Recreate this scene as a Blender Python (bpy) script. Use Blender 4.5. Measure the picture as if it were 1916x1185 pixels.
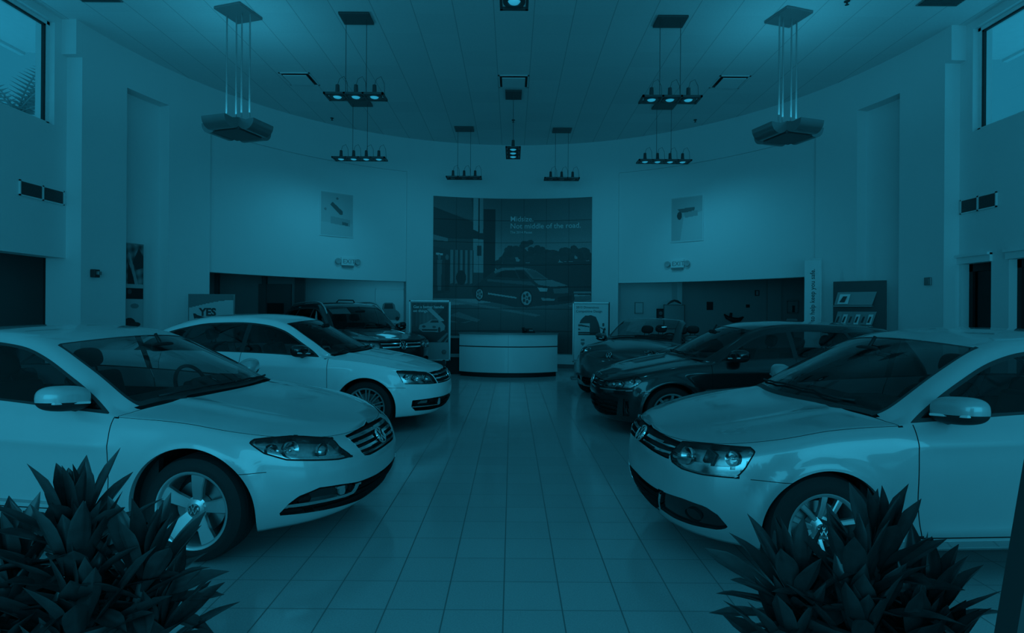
import bpy, bmesh, math, random
import numpy as np
from mathutils import Vector, Matrix
D = bpy.data
for o in list(D.objects): D.objects.remove(o)
SC = bpy.context.scene
COL = SC.collection
PI = math.pi
# ---------------------------------------------------------------- camera, sky, light, exposure
CAMZ = 1.545
cam = D.cameras.new('camera'); camo = D.objects.new('camera', cam); COL.objects.link(camo)
cam.sensor_width = 36.0; cam.lens = 36.0 * 1053 / 1916
cam.shift_y = -(592.5 - 582.5) / 1916
camo.location = (0, 0, CAMZ)
camo.rotation_euler = (Matrix.Rotation(PI/2, 4, 'X') @ Matrix.Rotation(math.radians(0.4), 4, 'Z')).to_euler()
cam.clip_start = 0.05
SC.camera = camo
SC.view_settings.view_transform = 'Standard'; SC.view_settings.look = 'None'
SC.view_settings.exposure = 0.0; SC.view_settings.gamma = 1.0
SC.view_settings.use_curve_mapping = False
TEAL = (0.0353, 0.618, 1.0)          # the blue daylight that tints the whole room
U = 0.309                            # brightness of the sky through the windows
w = D.worlds.new('sky'); SC.world = w; w.use_nodes = True
bg = w.node_tree.nodes['Background']; bg.inputs[0].default_value = (*TEAL, 1); bg.inputs[1].default_value = U

LAMP = (0.052, 0.650, 1.0)
def area(name, loc, rot, sx, sy, watts, col=LAMP):
    l = D.lights.new(name, 'AREA'); l.shape = 'RECTANGLE'; l.size = sx; l.size_y = sy
    l.energy = watts; l.color = col
    o = D.objects.new(name, l); COL.objects.link(o); o.location = loc; o.rotation_euler = rot
    return o
def spot(name, loc, aim, watts, deg=95, blend=1.0):
    l = D.lights.new(name, 'SPOT'); l.energy = watts; l.color = LAMP; l.spot_size = math.radians(deg); l.spot_blend = blend; l.shadow_soft_size = .15
    o = D.objects.new(name, l); COL.objects.link(o); o.location = loc
    o.rotation_euler = (Vector(aim)-Vector(loc)).to_track_quat('-Z', 'Y').to_euler(); return o
# daylight through the glazed front of the showroom, behind the camera
area('front_daylight', (0, -2.75, 1.85), (PI/2, 0, 0), 13.4, 2.9, 255)




# added unseen lamps under the roof overhangs, standing in for light off the ground
area('left_soffit_fill', (-9.6, 4.0, 3.0), (PI, 0, 0), 3.0, 14, 135, TEAL)
area('right_soffit_fill', (9.6, 4.0, 3.0), (PI, 0, 0), 3.0, 14, 135, TEAL)

# ---------------------------------------------------------------- materials
MAT = {}
def mat(name, g=.5, rough=.5, metal=0.0, coat=0.0, noise=0.06, nscale=8.0, spec=.5, emit=0.0, bump=0.0, coatr=.04):
    if name in MAT: return MAT[name]
    m = D.materials.new(name); m.use_nodes = True; nt = m.node_tree
    b = nt.nodes['Principled BSDF']
    tc = nt.nodes.new('ShaderNodeTexCoord'); nz = nt.nodes.new('ShaderNodeTexNoise')
    nz.inputs['Scale'].default_value = nscale; nz.inputs['Detail'].default_value = 4
    nt.links.new(tc.outputs['Object'], nz.inputs['Vector'])
    mr = nt.nodes.new('ShaderNodeMapRange')
    mr.inputs[3].default_value = g * (1 - noise); mr.inputs[4].default_value = g * (1 + noise)
    nt.links.new(nz.outputs['Fac'], mr.inputs[0])
    cb = nt.nodes.new('ShaderNodeCombineColor')
    for i in range(3): nt.links.new(mr.outputs[0], cb.inputs[i])
    nt.links.new(cb.outputs[0], b.inputs['Base Color'])
    b.inputs['Roughness'].default_value = rough; b.inputs['Metallic'].default_value = metal
    b.inputs['Specular IOR Level'].default_value = spec
    b.inputs['Coat Weight'].default_value = coat; b.inputs['Coat Roughness'].default_value = coatr
    if emit:
        b.inputs['Emission Color'].default_value = (*TEAL, 1); b.inputs['Emission Strength'].default_value = emit * U
    if bump:
        bp = nt.nodes.new('ShaderNodeBump'); bp.inputs['Strength'].default_value = bump; bp.inputs['Distance'].default_value = .01
        nt.links.new(nz.outputs['Fac'], bp.inputs['Height']); nt.links.new(bp.outputs[0], b.inputs['Normal'])
    MAT[name] = m
    return m
def glassmat(name, tint, rough=.01, ior=1.5):
    m = D.materials.new(name); m.use_nodes = True; nt = m.node_tree; nt.nodes.clear()
    out = nt.nodes.new('ShaderNodeOutputMaterial'); mx = nt.nodes.new('ShaderNodeMixShader')
    tr = nt.nodes.new('ShaderNodeBsdfTransparent'); gl = nt.nodes.new('ShaderNodeBsdfGlossy'); fr = nt.nodes.new('ShaderNodeLayerWeight')
    tc = nt.nodes.new('ShaderNodeTexCoord'); nz = nt.nodes.new('ShaderNodeTexNoise'); nz.inputs['Scale'].default_value = 3
    mr = nt.nodes.new('ShaderNodeMapRange'); mr.inputs[3].default_value = rough; mr.inputs[4].default_value = rough + .012
    nt.links.new(tc.outputs['Object'], nz.inputs['Vector']); nt.links.new(nz.outputs['Fac'], mr.inputs[0])
    nt.links.new(mr.outputs[0], gl.inputs['Roughness'])
    tr.inputs[0].default_value = (tint, tint, tint, 1); fr.inputs[0].default_value = .5
    pw = nt.nodes.new('ShaderNodeMath'); pw.operation = 'POWER'; pw.inputs[1].default_value = 5; nt.links.new(fr.outputs['Facing'], pw.inputs[0])
    ma = nt.nodes.new('ShaderNodeMath'); ma.operation = 'MULTIPLY_ADD'; f0 = ((ior-1)/(ior+1))**2; ma.inputs[1].default_value = 1-f0; ma.inputs[2].default_value = f0
    nt.links.new(pw.outputs[0], ma.inputs[0]); nt.links.new(ma.outputs[0], mx.inputs[0]); nt.links.new(tr.outputs[0], mx.inputs[1]); nt.links.new(gl.outputs[0], mx.inputs[2])
    nt.links.new(mx.outputs[0], out.inputs[0]); MAT[name] = m
    return m
def printmat(name, rough=.45, k=1.0):
    m = D.materials.new(name); m.use_nodes = True; nt = m.node_tree; b = nt.nodes['Principled BSDF']
    at = nt.nodes.new('ShaderNodeAttribute'); at.attribute_name = 'ink'
    nt.links.new(at.outputs['Color'], b.inputs['Base Color']); b.inputs['Roughness'].default_value = rough
    MAT[name] = m
    return m
def gridmat(name, g, joint, sx, ox, wx, jx, sy, oy, wy, jy, rough, speck=.08, sscale=60, jr=.6, coat=0):
    """tiles: joints every sx / sy metres, joint darkness jx / jy"""
    m = D.materials.new(name); m.use_nodes = True; nt = m.node_tree; b = nt.nodes['Principled BSDF']
    N = nt.nodes.new; L = nt.links.new
    tc = N('ShaderNodeTexCoord'); sp = N('ShaderNodeSeparateXYZ'); L(tc.outputs['Object'], sp.inputs[0])
    def math_(op, a, bb=None):
        n = N('ShaderNodeMath'); n.operation = op
        if isinstance(a, (int, float)): n.inputs[0].default_value = a
        else: L(a, n.inputs[0])
        if bb is not None:
            if isinstance(bb, (int, float)): n.inputs[1].default_value = bb
            else: L(bb, n.inputs[1])
        return n.outputs[0]
    def joints(c, s, o, w_, j):
        v = math_('DIVIDE', math_('SUBTRACT', c, o), s); f = math_('FRACT', v)
        d = math_('ABSOLUTE', math_('SUBTRACT', f, .5))          # .5 at joint
        k = math_('GREATER_THAN', d, .5 - w_ / s / 2)
        return math_('MULTIPLY', k, j), math_('FLOOR', v)
    a1, ia = joints(sp.outputs[0], sx, ox, wx, jx); a2, ib = joints(sp.outputs[1], sy, oy, wy, jy)
    jm = math_('MAXIMUM', a1, a2)
    nz = N('ShaderNodeTexNoise'); nz.inputs['Scale'].default_value = sscale; nz.inputs['Detail'].default_value = 3
    L(tc.outputs['Object'], nz.inputs['Vector'])
    wn = N('ShaderNodeTexWhiteNoise'); wn.noise_dimensions = '2D'; cv = N('ShaderNodeCombineXYZ'); L(ia, cv.inputs[0]); L(ib, cv.inputs[1]); L(cv.outputs[0], wn.inputs['Vector'])
    t = math_('ADD', math_('MULTIPLY', math_('SUBTRACT', nz.outputs['Fac'], .5), speck * 4), math_('MULTIPLY', math_('SUBTRACT', wn.outputs['Value'], .5), .06))
    val = math_('MULTIPLY', math_('ADD', t, 1.0), g)
    mx = math_('ADD', math_('MULTIPLY', val, math_('SUBTRACT', 1.0, jm)), math_('MULTIPLY', jm, joint))
    cb = N('ShaderNodeCombineColor')
    for i in range(3): L(mx, cb.inputs[i])
    L(cb.outputs[0], b.inputs['Base Color'])
    L(math_('ADD', math_('MULTIPLY', jm, jr), rough), b.inputs['Roughness'])
    b.inputs['Coat Weight'].default_value = coat
    MAT[name] = m
    return m

mat('wall_paint', .72, .75, noise=.02, nscale=1.5)
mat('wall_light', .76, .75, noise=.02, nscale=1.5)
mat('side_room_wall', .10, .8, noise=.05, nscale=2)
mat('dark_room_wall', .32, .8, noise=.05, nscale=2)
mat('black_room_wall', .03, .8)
mat('baseboard_dark', .12, .5)
mat('trim_white', .75, .4)
mat('metal_dark', .10, .45, metal=.4)
mat('metal_grey', .30, .35, metal=.6)
mat('grey_lamp', .42, .5)
mat('metal_pale', .48, .4, metal=.7)
mat('bracket_black', .03, .5)
mat('lamp_on', .8, .4, emit=1.05)
mat('tube_on', .8, .4, emit=1.0)
mat('leaf', .045, .33, noise=.4, nscale=30, coat=.1)
mat('cane', .08, .8, noise=.3, nscale=30, bump=.5)
mat('pot_dark', .05, .4)
mat('soil', .03, 1)
mat('desk_white', .76, .35, noise=.02, coat=.2)
mat('desk_top', .22, .25)
mat('black', .012, .6)
mat('black_gloss', .012, .15, coat=.5)
mat('seam', .01, .9)
mat('white_card', .72, .5)
mat('grey_card', .30, .5)
mat('dark_card', .06, .5)
mat('panel_dark', .035, .35)
mat('ink_dark', .05, .6)
mat('ink_light', .62, .6)
mat('rubber', .012, .75, noise=.2, nscale=30, bump=.1)
mat('rim_silver', .50, .28, metal=.75, coat=.3)
mat('chrome', .78, .10, metal=1.0)
mat('reflector', .62, .18, metal=1.0, noise=.25, nscale=45)
mat('lamp_grey', .62, .30, metal=.7, noise=.35, nscale=40)
mat('lamp_dark', .10, .25, metal=.7)
mat('disc_steel', .25, .35, metal=.9)
mat('cabin_dark', .010, .7)
mat('cabin_trim', .035, .6)
mat('seat_dark', .016, .7)
mat('seat_pale', .30, .65)
mat('paint_white', .93, .40, coat=1.0, noise=.01)
mat('paint_pearl', .53, .36, metal=.12, coat=1.0, noise=.015)
mat('paint_silver', .41, .36, metal=.2, coat=1.0, noise=.02)
mat('paint_black', .012, .28, metal=.2, coat=1.0)
mat('paint_navy', .02, .28, metal=.3, coat=1.0)
mat('paint_denim', .07, .32, metal=.35, coat=1.0)
mat('palm_hazed', .6, .8)  # fronds kept pale: outdoor haze is put into the base colour
mat('eave', .85, .8)
glassmat('car_glass', .62)
glassmat('car_glass_dark', .2)
glassmat('car_glass_mid', .4)
glassmat('lens_glass', .85, .01, 1.45)
glassmat('window_glass', .93, .0, 1.3)
printmat('print')
gridmat('floor_tile', .42, .12, .3048, -.034, .007, .85, .3048, 2.907, .006, .75, .14, .10, 120, coat=.0)
gridmat('ceiling_tile', .72, .40, .61, .305, .012, .8, .61, 0.1, .006, .12, .8, .03, 30, jr=0)

# ---------------------------------------------------------------- mesh helpers
def link(name, me, parent=None, loc=None):
    o = D.objects.new(name, me); COL.objects.link(o)
    if parent is not None: o.parent = parent
    if loc is not None: o.location = loc
    return o
def mesh(name, V, F, m, parent=None, smooth=False, mats=None, fm=None, loc=None, angle=None):
    me = D.meshes.new(name); me.from_pydata([tuple(v) for v in V], [], [tuple(f) for f in F])
    for mm in (mats or [m]): me.materials.append(MAT[mm])
    if fm is not None: me.polygons.foreach_set('material_index', fm)
    if smooth: me.polygons.foreach_set('use_smooth', [True] * len(me.polygons))
    if angle is not None:
        me.polygons.foreach_set('use_smooth', [True] * len(me.polygons))
        me.set_sharp_from_angle(angle=math.radians(angle))
    me.update()
    return link(name, me, parent, loc)
class MB:
    def __init__(s): s.V = []; s.F = []
    def add(s, V, F, M=None):
        n = len(s.V)
        for v in V: s.V.append(tuple(M @ Vector(v)) if M is not None else tuple(v))
        for f in F: s.F.append(tuple(i + n for i in f))
        return s
    def box(s, x0, x1, y0, y1, z0, z1, M=None, bev=0):
        if bev:
            return s.add(*bevbox(x0, x1, y0, y1, z0, z1, bev), M)
        V = [(x, y, z) for z in (z0, z1) for y in (y0, y1) for x in (x0, x1)]
        F = [(0, 2, 3, 1), (4, 5, 7, 6), (0, 1, 5, 4), (2, 6, 7, 3), (0, 4, 6, 2), (1, 3, 7, 5)]
        return s.add(V, F, M)
    def tube(s, pts, r, n=8, caps=True, rs=None):
        pts = [Vector(p) for p in pts]; V = []; F = []
        up = None
        for i, p in enumerate(pts):
            t = (pts[min(i+1, len(pts)-1)] - pts[max(i-1, 0)]).normalized()
            if up is None: up = Vector((0, 0, 1)) if abs(t.z) < .9 else Vector((1, 0, 0))
            a = t.cross(up).normalized(); b = a.cross(t).normalized(); up = b
            rr = rs[i] if rs else r
            for k in range(n):
                an = 2 * PI * k / n; V.append(p + (a * math.cos(an) + b * math.sin(an)) * rr)
        for i in range(len(pts) - 1):
            for k in range(n):
                F.append((i*n+k, i*n+(k+1) % n, (i+1)*n+(k+1) % n, (i+1)*n+k))
        if caps: F.append(tuple(range(n))[::-1]); F.append(tuple((len(pts)-1)*n+k for k in range(n)))
        return s.add(V, F)
    def lathe(s, prof, n=32, axis='Z', M=None, a0=0, a1=2*PI, close=True):
        """prof: list of (radius, height)"""
        V = []; F = []; full = abs(a1 - a0 - 2*PI) < 1e-6; m = n if full else n + 1
        for (r, h) in prof:
            for k in range(m):
                a = a0 + (a1 - a0) * k / n; c, q = r * math.cos(a), r * math.sin(a)
                V.append((c, q, h) if axis == 'Z' else ((c, h, q) if axis == 'Y' else (h, c, q)))
        for i in range(len(prof) - 1):
            for k in range(n):
                k2 = (k + 1) % m
                F.append((i*m+k, i*m+k2, (i+1)*m+k2, (i+1)*m+k))
        return s.add(V, F, M)
    def prism(s, poly, z0, z1, M=None):
        n = len(poly); V = [(x, y, z0) for x, y in poly] + [(x, y, z1) for x, y in poly]
        F = [tuple(range(n))[::-1], tuple(range(n, 2*n))] + [(k, (k+1) % n, n+(k+1) % n, n+k) for k in range(n)]
        return s.add(V, F, M)
    def build(s, name, m, parent=None, smooth=False, angle=None, loc=None):
        return mesh(name, s.V, s.F, m, parent, smooth, loc=loc, angle=angle)
def bevbox(x0, x1, y0, y1, z0, z1, b):
    bm = bmesh.new(); bmesh.ops.create_cube(bm, size=1)
    for v in bm.verts:
        v.co = Vector(((x0+x1)/2 + v.co.x*(x1-x0), (y0+y1)/2 + v.co.y*(y1-y0), (z0+z1)/2 + v.co.z*(z1-z0)))
    bmesh.ops.bevel(bm, geom=bm.edges[:], offset=b, segments=3, profile=.5, affect='EDGES')
    V = [tuple(v.co) for v in bm.verts]; F = [tuple(v.index for v in f.verts) for f in bm.faces]; bm.free()
    return V, F
def empty(name, loc=(0, 0, 0), rz=0, label=None, cat=None, group=None, kind=None):
    o = D.objects.new(name, None); COL.objects.link(o); o.location = loc; o.rotation_euler = (0, 0, rz); o.empty_display_size = .1
    return tag(o, label, cat, group, kind)
def tag(o, label=None, cat=None, group=None, kind=None):
    if label: o['label'] = label
    if cat: o['category'] = cat
    if group: o['group'] = group
    if kind: o['kind'] = kind
    return o
def struct(o): o['kind'] = 'structure'; return o
def dup(root, loc=None, rz=None, label=None, parent=None):
    c = root.copy(); COL.objects.link(c)
    if parent is not None: c.parent = parent
    if loc is not None: c.location = loc
    if rz is not None: c.rotation_euler = (0, 0, rz)
    if label: c['label'] = label
    for ch in list(root.children): dup(ch, parent=c)
    return c
def text_geo(body, size, bold=.0, extrude=.0015):
    cu = D.curves.new('t', 'FONT'); cu.body = body; cu.size = size; cu.extrude = extrude; cu.offset = bold; cu.resolution_u = 3
    o = D.objects.new('t', cu); COL.objects.link(o)
    bpy.context.view_layer.update()
    dg = bpy.context.evaluated_depsgraph_get(); me = o.evaluated_get(dg).to_mesh()
    V = [tuple(v.co) for v in me.vertices]; F = [tuple(p.vertices) for p in me.polygons]
    o.evaluated_get(dg).to_mesh_clear(); D.objects.remove(o); D.curves.remove(cu)
    return V, F
def board(name, fn, nx, nz, img, parent, m='print', thick=.02, back='white_card'):
    """printed panel: fn(u,v,depth)->xyz ; img (nz,nx) grey, row 0 at the top"""
    V = []; F = []
    for j in range(nz + 1):
        for i in range(nx + 1): V.append(fn(i/nx, j/nz, 0))
    for j in range(nz):
        for i in range(nx):
            a = j*(nx+1)+i; F.append((a, a+1, a+nx+2, a+nx+1))
    me = D.meshes.new(name); me.from_pydata(V, [], F)
    ca = me.color_attributes.new('ink', 'FLOAT_COLOR', 'CORNER')
    g = img[::-1].reshape(-1); c = np.ones((len(F), 4, 4), np.float32); c[:, :, :3] = g[:, None, None]
    ca.data.foreach_set('color', c.reshape(-1))
    me.materials.append(MAT[m])
    o = link(name, me, parent)
    return o
def fillpoly(img, pts, val, a=1.0):
    H, Wd = img.shape; pts = np.array(pts, float)
    X, Y = np.meshgrid((np.arange(Wd) + .5) / Wd, (np.arange(H) + .5) / H)
    ins = np.zeros(img.shape, bool); n = len(pts)
    for i in range(n):
        x0, y0 = pts[i]; x1, y1 = pts[(i+1) % n]
        if y0 == y1: continue
        c = ((y0 > Y) != (y1 > Y)) & (X < (x1-x0)*(Y-y0)/(y1-y0)+x0)
        ins ^= c
    img[ins] = img[ins]*(1-a) + (val if np.isscalar(val) else val[ins])*a
    return ins
def fillell(img, cx, cy, rx, ry, val, a=1.0):
    H, Wd = img.shape
    X, Y = np.meshgrid((np.arange(Wd) + .5) / Wd, (np.arange(H) + .5) / H)
    ins = ((X-cx)/rx)**2 + ((Y-cy)/ry)**2 < 1
    img[ins] = img[ins]*(1-a) + val*a
def pchip(kn):
    xs = np.array([k[0] for k in kn], float); ys = np.array([k[1] for k in kn], float)
    h = np.diff(xs); d = np.diff(ys) / h; m = np.zeros(len(xs))
    for i in range(1, len(xs) - 1):
        if d[i-1] * d[i] > 0:
            w1 = 2*h[i] + h[i-1]; w2 = h[i] + 2*h[i-1]; m[i] = (w1 + w2) / (w1/d[i-1] + w2/d[i])
    m[0] = d[0]; m[-1] = d[-1]
    def f(x):
        x = np.asarray(x, float); i = np.clip(np.searchsorted(xs, x) - 1, 0, len(h) - 1)
        t = (x - xs[i]) / h[i]; tt = np.clip(t, 0, 1)
        r = ys[i]*(2*tt**3-3*tt**2+1) + h[i]*m[i]*(tt**3-2*tt**2+tt) + ys[i+1]*(-2*tt**3+3*tt**2) + h[i]*m[i+1]*(tt**3-tt**2)
        return r + np.where(t < 0, t*h[i]*m[i], 0) + np.where(t > 1, (t-1)*h[i]*m[i+1], 0)
    return f
def sdpoly(px, py, poly, rnd=0.0):
    poly = np.array(poly, float); d = np.full(px.shape, 1e9); s = np.zeros(px.shape, bool); n = len(poly)
    for i in range(n):
        x0, y0 = poly[i]; x1, y1 = poly[(i+1) % n]; ex, ey = x1-x0, y1-y0
        t = np.clip(((px-x0)*ex+(py-y0)*ey)/(ex*ex+ey*ey), 0, 1)
        d = np.minimum(d, (px-x0-t*ex)**2+(py-y0-t*ey)**2)
        if y0 != y1: s ^= ((y0 > py) != (y1 > py)) & (px < (x1-x0)*(py-y0)/(y1-y0)+x0)
    d = np.sqrt(d)
    return np.where(s, -d, d) - rnd
def sstep(a, b, x):
    t = np.clip((x-a)/(b-a), 0, 1); return t*t*(3-2*t)
# ---------------------------------------------------------------- the showroom shell
R0, CY, H = 6.9, 8.55, 6.1
def cyl(alpha, r=R0): return (r * math.sin(alpha), CY + r * math.cos(alpha))
def arcbox(mb, a0, a1, z0, z1, r0, r1, n=None):
    a0, a1 = math.radians(a0), math.radians(a1); n = n or max(2, int(abs(a1-a0) / math.radians(1.5)))
    V = []; F = []
    for i in range(n + 1):
        a = a0 + (a1-a0)*i/n
        for (r, z) in ((r0, z0), (r1, z0), (r1, z1), (r0, z1)):
            x, y = cyl(a, r); V.append((x, y, z))
    for i in range(n):
        for k in range(4):
            F.append((i*4+k, i*4+(k+1) % 4, (i+1)*4+(k+1) % 4, (i+1)*4+k))
    F.append((3, 2, 1, 0)); F.append(tuple(n*4+k for k in range(4)))
    mb.add(V, F)
def room():
    mb = MB(); mb.box(-11, 11, -3.2, 19, -.2, 0); struct(mb.build('floor', 'floor_tile'))
    mb = MB(); mb.box(-7.6, 7.6, -3.2, 15.8, H, H+.2); struct(mb.build('ceiling', 'ceiling_tile'))
    # curved back wall: niches, two wide shallow recesses with low openings below
    mb = MB(); T = .28
    for s in (-1, 1):
        def ab(a0, a1, z0, z1, r0=R0, r1=R0+T):
            arcbox(mb, *(sorted((s*a0, s*a1))), z0, z1, r0, r1)
        ab(86.4, 79, 0, 5.55); ab(87.4, 79, 5.55, H)
        ab(79, 71.7, 5.42, H); ab(79, 71.7, 0, 5.42, R0+.24, R0+T+.1)
        ab(71.7, 64.2, 0, H)
        ab(64.2, 23.9, 5.22, H); ab(64.2, 23.9, 2.31, 5.22, R0+.05)
    arcbox(mb, -23.9, 23.9, 0, H, R0, R0+T)
    o = mb.build('wall_back', 'wall_paint', angle=25); struct(o)
    mb = MB(); arcbox(mb, -23.8, 23.8, 0, .11, R0-.015, R0); struct(mb.build('baseboard_back', 'baseboard_dark', angle=25))
    # side walls with high windows and openings to the rooms beside
    for s, nm in ((-1, 'left'), (1, 'right')):
        X = 7.13; T2 = .3
        mb = MB()
        def bx(x0, x1, y0, y1, z0, z1): mb.box(min(s*x0, s*x1), max(s*x0, s*x1), y0, y1, z0, z1)
        bx(X, X+T2, -3, 8.99, 2.34, 4.38)                       # band between openings and window
        bx(X, X+T2, 8.74, 8.99, 4.38, H)                        # window jamb
        bx(X, X+T2, -3, -2.5, 4.38, H); bx(X, X+T2, -3, 8.74, 5.98, H)
        bx(6.885, X+.32, 8.985, 9.12, 0, H)                      # return that closes onto the curved wall
        if s < 0:
            bx(X, X+T2, -3, 3.2, 0, 2.34)
        else:
            bx(X, X+T2, 8.08, 8.38, 0, 2.34); bx(X, X+T2, -3, 5.2, 0, 2.34)
            bx(X, X+.12, 8.93, 8.985, 0, 2.34)
        struct(mb.build('wall_' + nm, 'wall_paint'))
        # window
        wd = struct(empty('window_1' if s < 0 else 'window_2', (s*(X+.12), 3, 4.38)))
        mb = MB()
        for (y0, y1, z0, z1) in ((-5.5, 5.74, 0, .05), (-5.5, 5.74, 1.55, 1.6), (5.69, 5.74, 0, 1.6), (-5.5, -5.45, 0, 1.6), (.0, .05, 0, 1.6), (2.95, 3.0, 0, 1.6), (-3, -2.95, 0, 1.6)):
            mb.box(-.04, .04, y0, y1, z0, z1)
        mb.build('window_frame', 'trim_white', wd)
        mb = MB()
        for (y0, y1, z0, z1) in ((5.655, 5.69, .05, 1.55), (-5.4, 5.69, 1.525, 1.55)): mb.box(-.02, .02, y0, y1, z0, z1)
        mb.build('window_gasket', 'bracket_black', wd)
        mb = MB(); mb.box(-.004, .004, -5.45, 5.69, .03, 1.57); mb.build('window_pane', 'window_glass', wd)
    # front wall: glazed facade behind the camera
    mb = MB(); mb.box(-7.43, 7.43, -3.25, -3.0, 5.8, H); mb.box(-7.43, 7.43, -3.25, -3.0, 0, .2)
    mb.box(-7.43, -7.0, -3.25, -3.0, 0, H); mb.box(7.0, 7.43, -3.25, -3.0, 0, H)
    struct(mb.build('wall_front', 'wall_paint'))
    wd = struct(empty('window_3', (0, -3.12, 0)))
    mb = MB()
    for k in range(-4, 5): mb.box(k*1.75-.04, k*1.75+.04, -.06, .06, .2, 5.8)
    mb.box(-7, 7, -.06, .06, 2.7, 2.8); mb.build('window_frame', 'metal_dark', wd)
    # rooms beside and behind
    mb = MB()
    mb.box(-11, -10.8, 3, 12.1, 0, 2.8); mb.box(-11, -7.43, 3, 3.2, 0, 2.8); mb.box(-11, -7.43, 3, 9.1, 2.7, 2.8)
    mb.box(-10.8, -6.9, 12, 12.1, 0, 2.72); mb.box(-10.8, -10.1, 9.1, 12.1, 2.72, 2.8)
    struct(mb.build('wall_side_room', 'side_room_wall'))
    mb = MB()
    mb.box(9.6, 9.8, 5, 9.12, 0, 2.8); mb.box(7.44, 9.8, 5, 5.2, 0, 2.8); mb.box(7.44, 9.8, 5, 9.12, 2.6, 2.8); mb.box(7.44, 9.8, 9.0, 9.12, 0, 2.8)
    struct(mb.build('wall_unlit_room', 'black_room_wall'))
    # back rooms seen under the two wide openings
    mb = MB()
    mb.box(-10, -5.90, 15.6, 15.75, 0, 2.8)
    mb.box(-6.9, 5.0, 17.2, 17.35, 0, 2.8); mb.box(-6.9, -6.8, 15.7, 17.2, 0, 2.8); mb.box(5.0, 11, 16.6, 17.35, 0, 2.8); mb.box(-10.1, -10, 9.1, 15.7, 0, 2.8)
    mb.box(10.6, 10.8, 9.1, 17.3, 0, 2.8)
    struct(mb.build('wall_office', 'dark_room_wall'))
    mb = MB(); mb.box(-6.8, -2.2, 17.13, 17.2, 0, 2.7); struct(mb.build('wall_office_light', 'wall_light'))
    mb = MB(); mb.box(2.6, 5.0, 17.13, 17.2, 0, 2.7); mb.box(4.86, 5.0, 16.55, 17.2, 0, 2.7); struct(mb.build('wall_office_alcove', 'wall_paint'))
    mb = MB(); mb.box(-10, 11, 9.2, 17.3, 2.72, 2.8)
    # keep the low ceiling outside the round hall
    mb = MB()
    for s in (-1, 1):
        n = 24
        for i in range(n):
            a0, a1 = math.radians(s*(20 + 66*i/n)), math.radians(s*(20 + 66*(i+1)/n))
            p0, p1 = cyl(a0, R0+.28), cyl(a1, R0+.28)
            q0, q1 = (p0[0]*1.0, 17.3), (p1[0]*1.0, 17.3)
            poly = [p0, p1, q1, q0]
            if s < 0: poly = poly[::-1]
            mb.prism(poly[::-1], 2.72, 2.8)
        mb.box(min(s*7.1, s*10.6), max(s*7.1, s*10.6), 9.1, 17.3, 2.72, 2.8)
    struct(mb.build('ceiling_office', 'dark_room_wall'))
    # dark partition posts and doors in the left back room
    mb = MB(); mb.box(-6.9, -6.78, 15.5, 15.6, 0, 2.6); mb.box(-8.2, -8.1, 15.5, 15.6, 0, 2.6); mb.box(-6.0, -5.72, 15.52, 15.6, 0, 2.7)
    struct(mb.build('trim_1', 'baseboard_dark'))
    dr = struct(empty('door_1', (-6.55, 15.58, 0)))
    mb = MB(); mb.box(-.45, .45, -.05, 0, 0, 2.25); mb.build('door_leaf', 'baseboard_dark', dr)
    mb = MB(); mb.box(-.2, .25, -.07, -.05, 1.42, 1.72); mb.build('door_sign', 'black', dr)
    # lintels and frames of the two dark doorways on the right
    mb = MB(); mb.box(7.09, 7.13, 8.36, 9.0, 2.34, 2.47); mb.box(7.05, 7.13, 8.36, 9.0, 2.44, 2.48)
    mb.box(7.09, 7.13, 5.2, 8.1, 2.34, 2.47); mb.box(7.05, 7.13, 5.2, 8.1, 2.44, 2.48)
    struct(mb.build('trim_2', 'wall_light'))
    for n, (y0, y1) in enumerate(((8.38, 8.93), (5.3, 8.08))):
        d = struct(empty('door_%d' % (n+2), (7.3, y0, 0)))
        mb = MB(); mb.box(-.05, .05, 0, .07, 0, 2.34); mb.box(-.05, .05, y1-y0-.07, y1-y0, 0, 2.34); mb.box(-.05, .05, 0, y1-y0, 2.22, 2.34)
        mb.build('door_frame', 'black', d)
        mb = MB(); mb.box(-.01, .01, .07, y1-y0-.07, 0, 2.22); mb.build('door_glass', 'car_glass_dark', d)
    # closed sky side: soffit of the roof outside the windows
    for s in (-1, 1):
        mb = MB(); x0, x1 = sorted((s*7.6, s*9.3))
        mb.box(x0, x1, -3, 10.6, 6.35, 6.45); mb.box(*sorted((s*9.2, s*9.3)), -3, 10.6, 6.3, 6.45); struct(mb.build('trim_%d' % (3 + (s > 0)), 'eave'))
room()
area('office_light_left', (-3.6, 16.2, 2.6), (0, 0, 0), 2.4, .6, 5)
area('office_light_left_far', (-8.0, 13.6, 2.65), (0, 0, 0), 1.5, .6, 2.2)
area('office_light_right', (3.6, 16.2, 2.65), (0, 0, 0), 1.6, .6, 1.0)
area('office_light_right_far', (7.2, 14.8, 2.65), (0, 0, 0), 1.6, .6, 1.4)
area('side_room_light', (-8.5, 7.2, 2.55), (0, 0, 0), .5, 1.2, 2)

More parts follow.
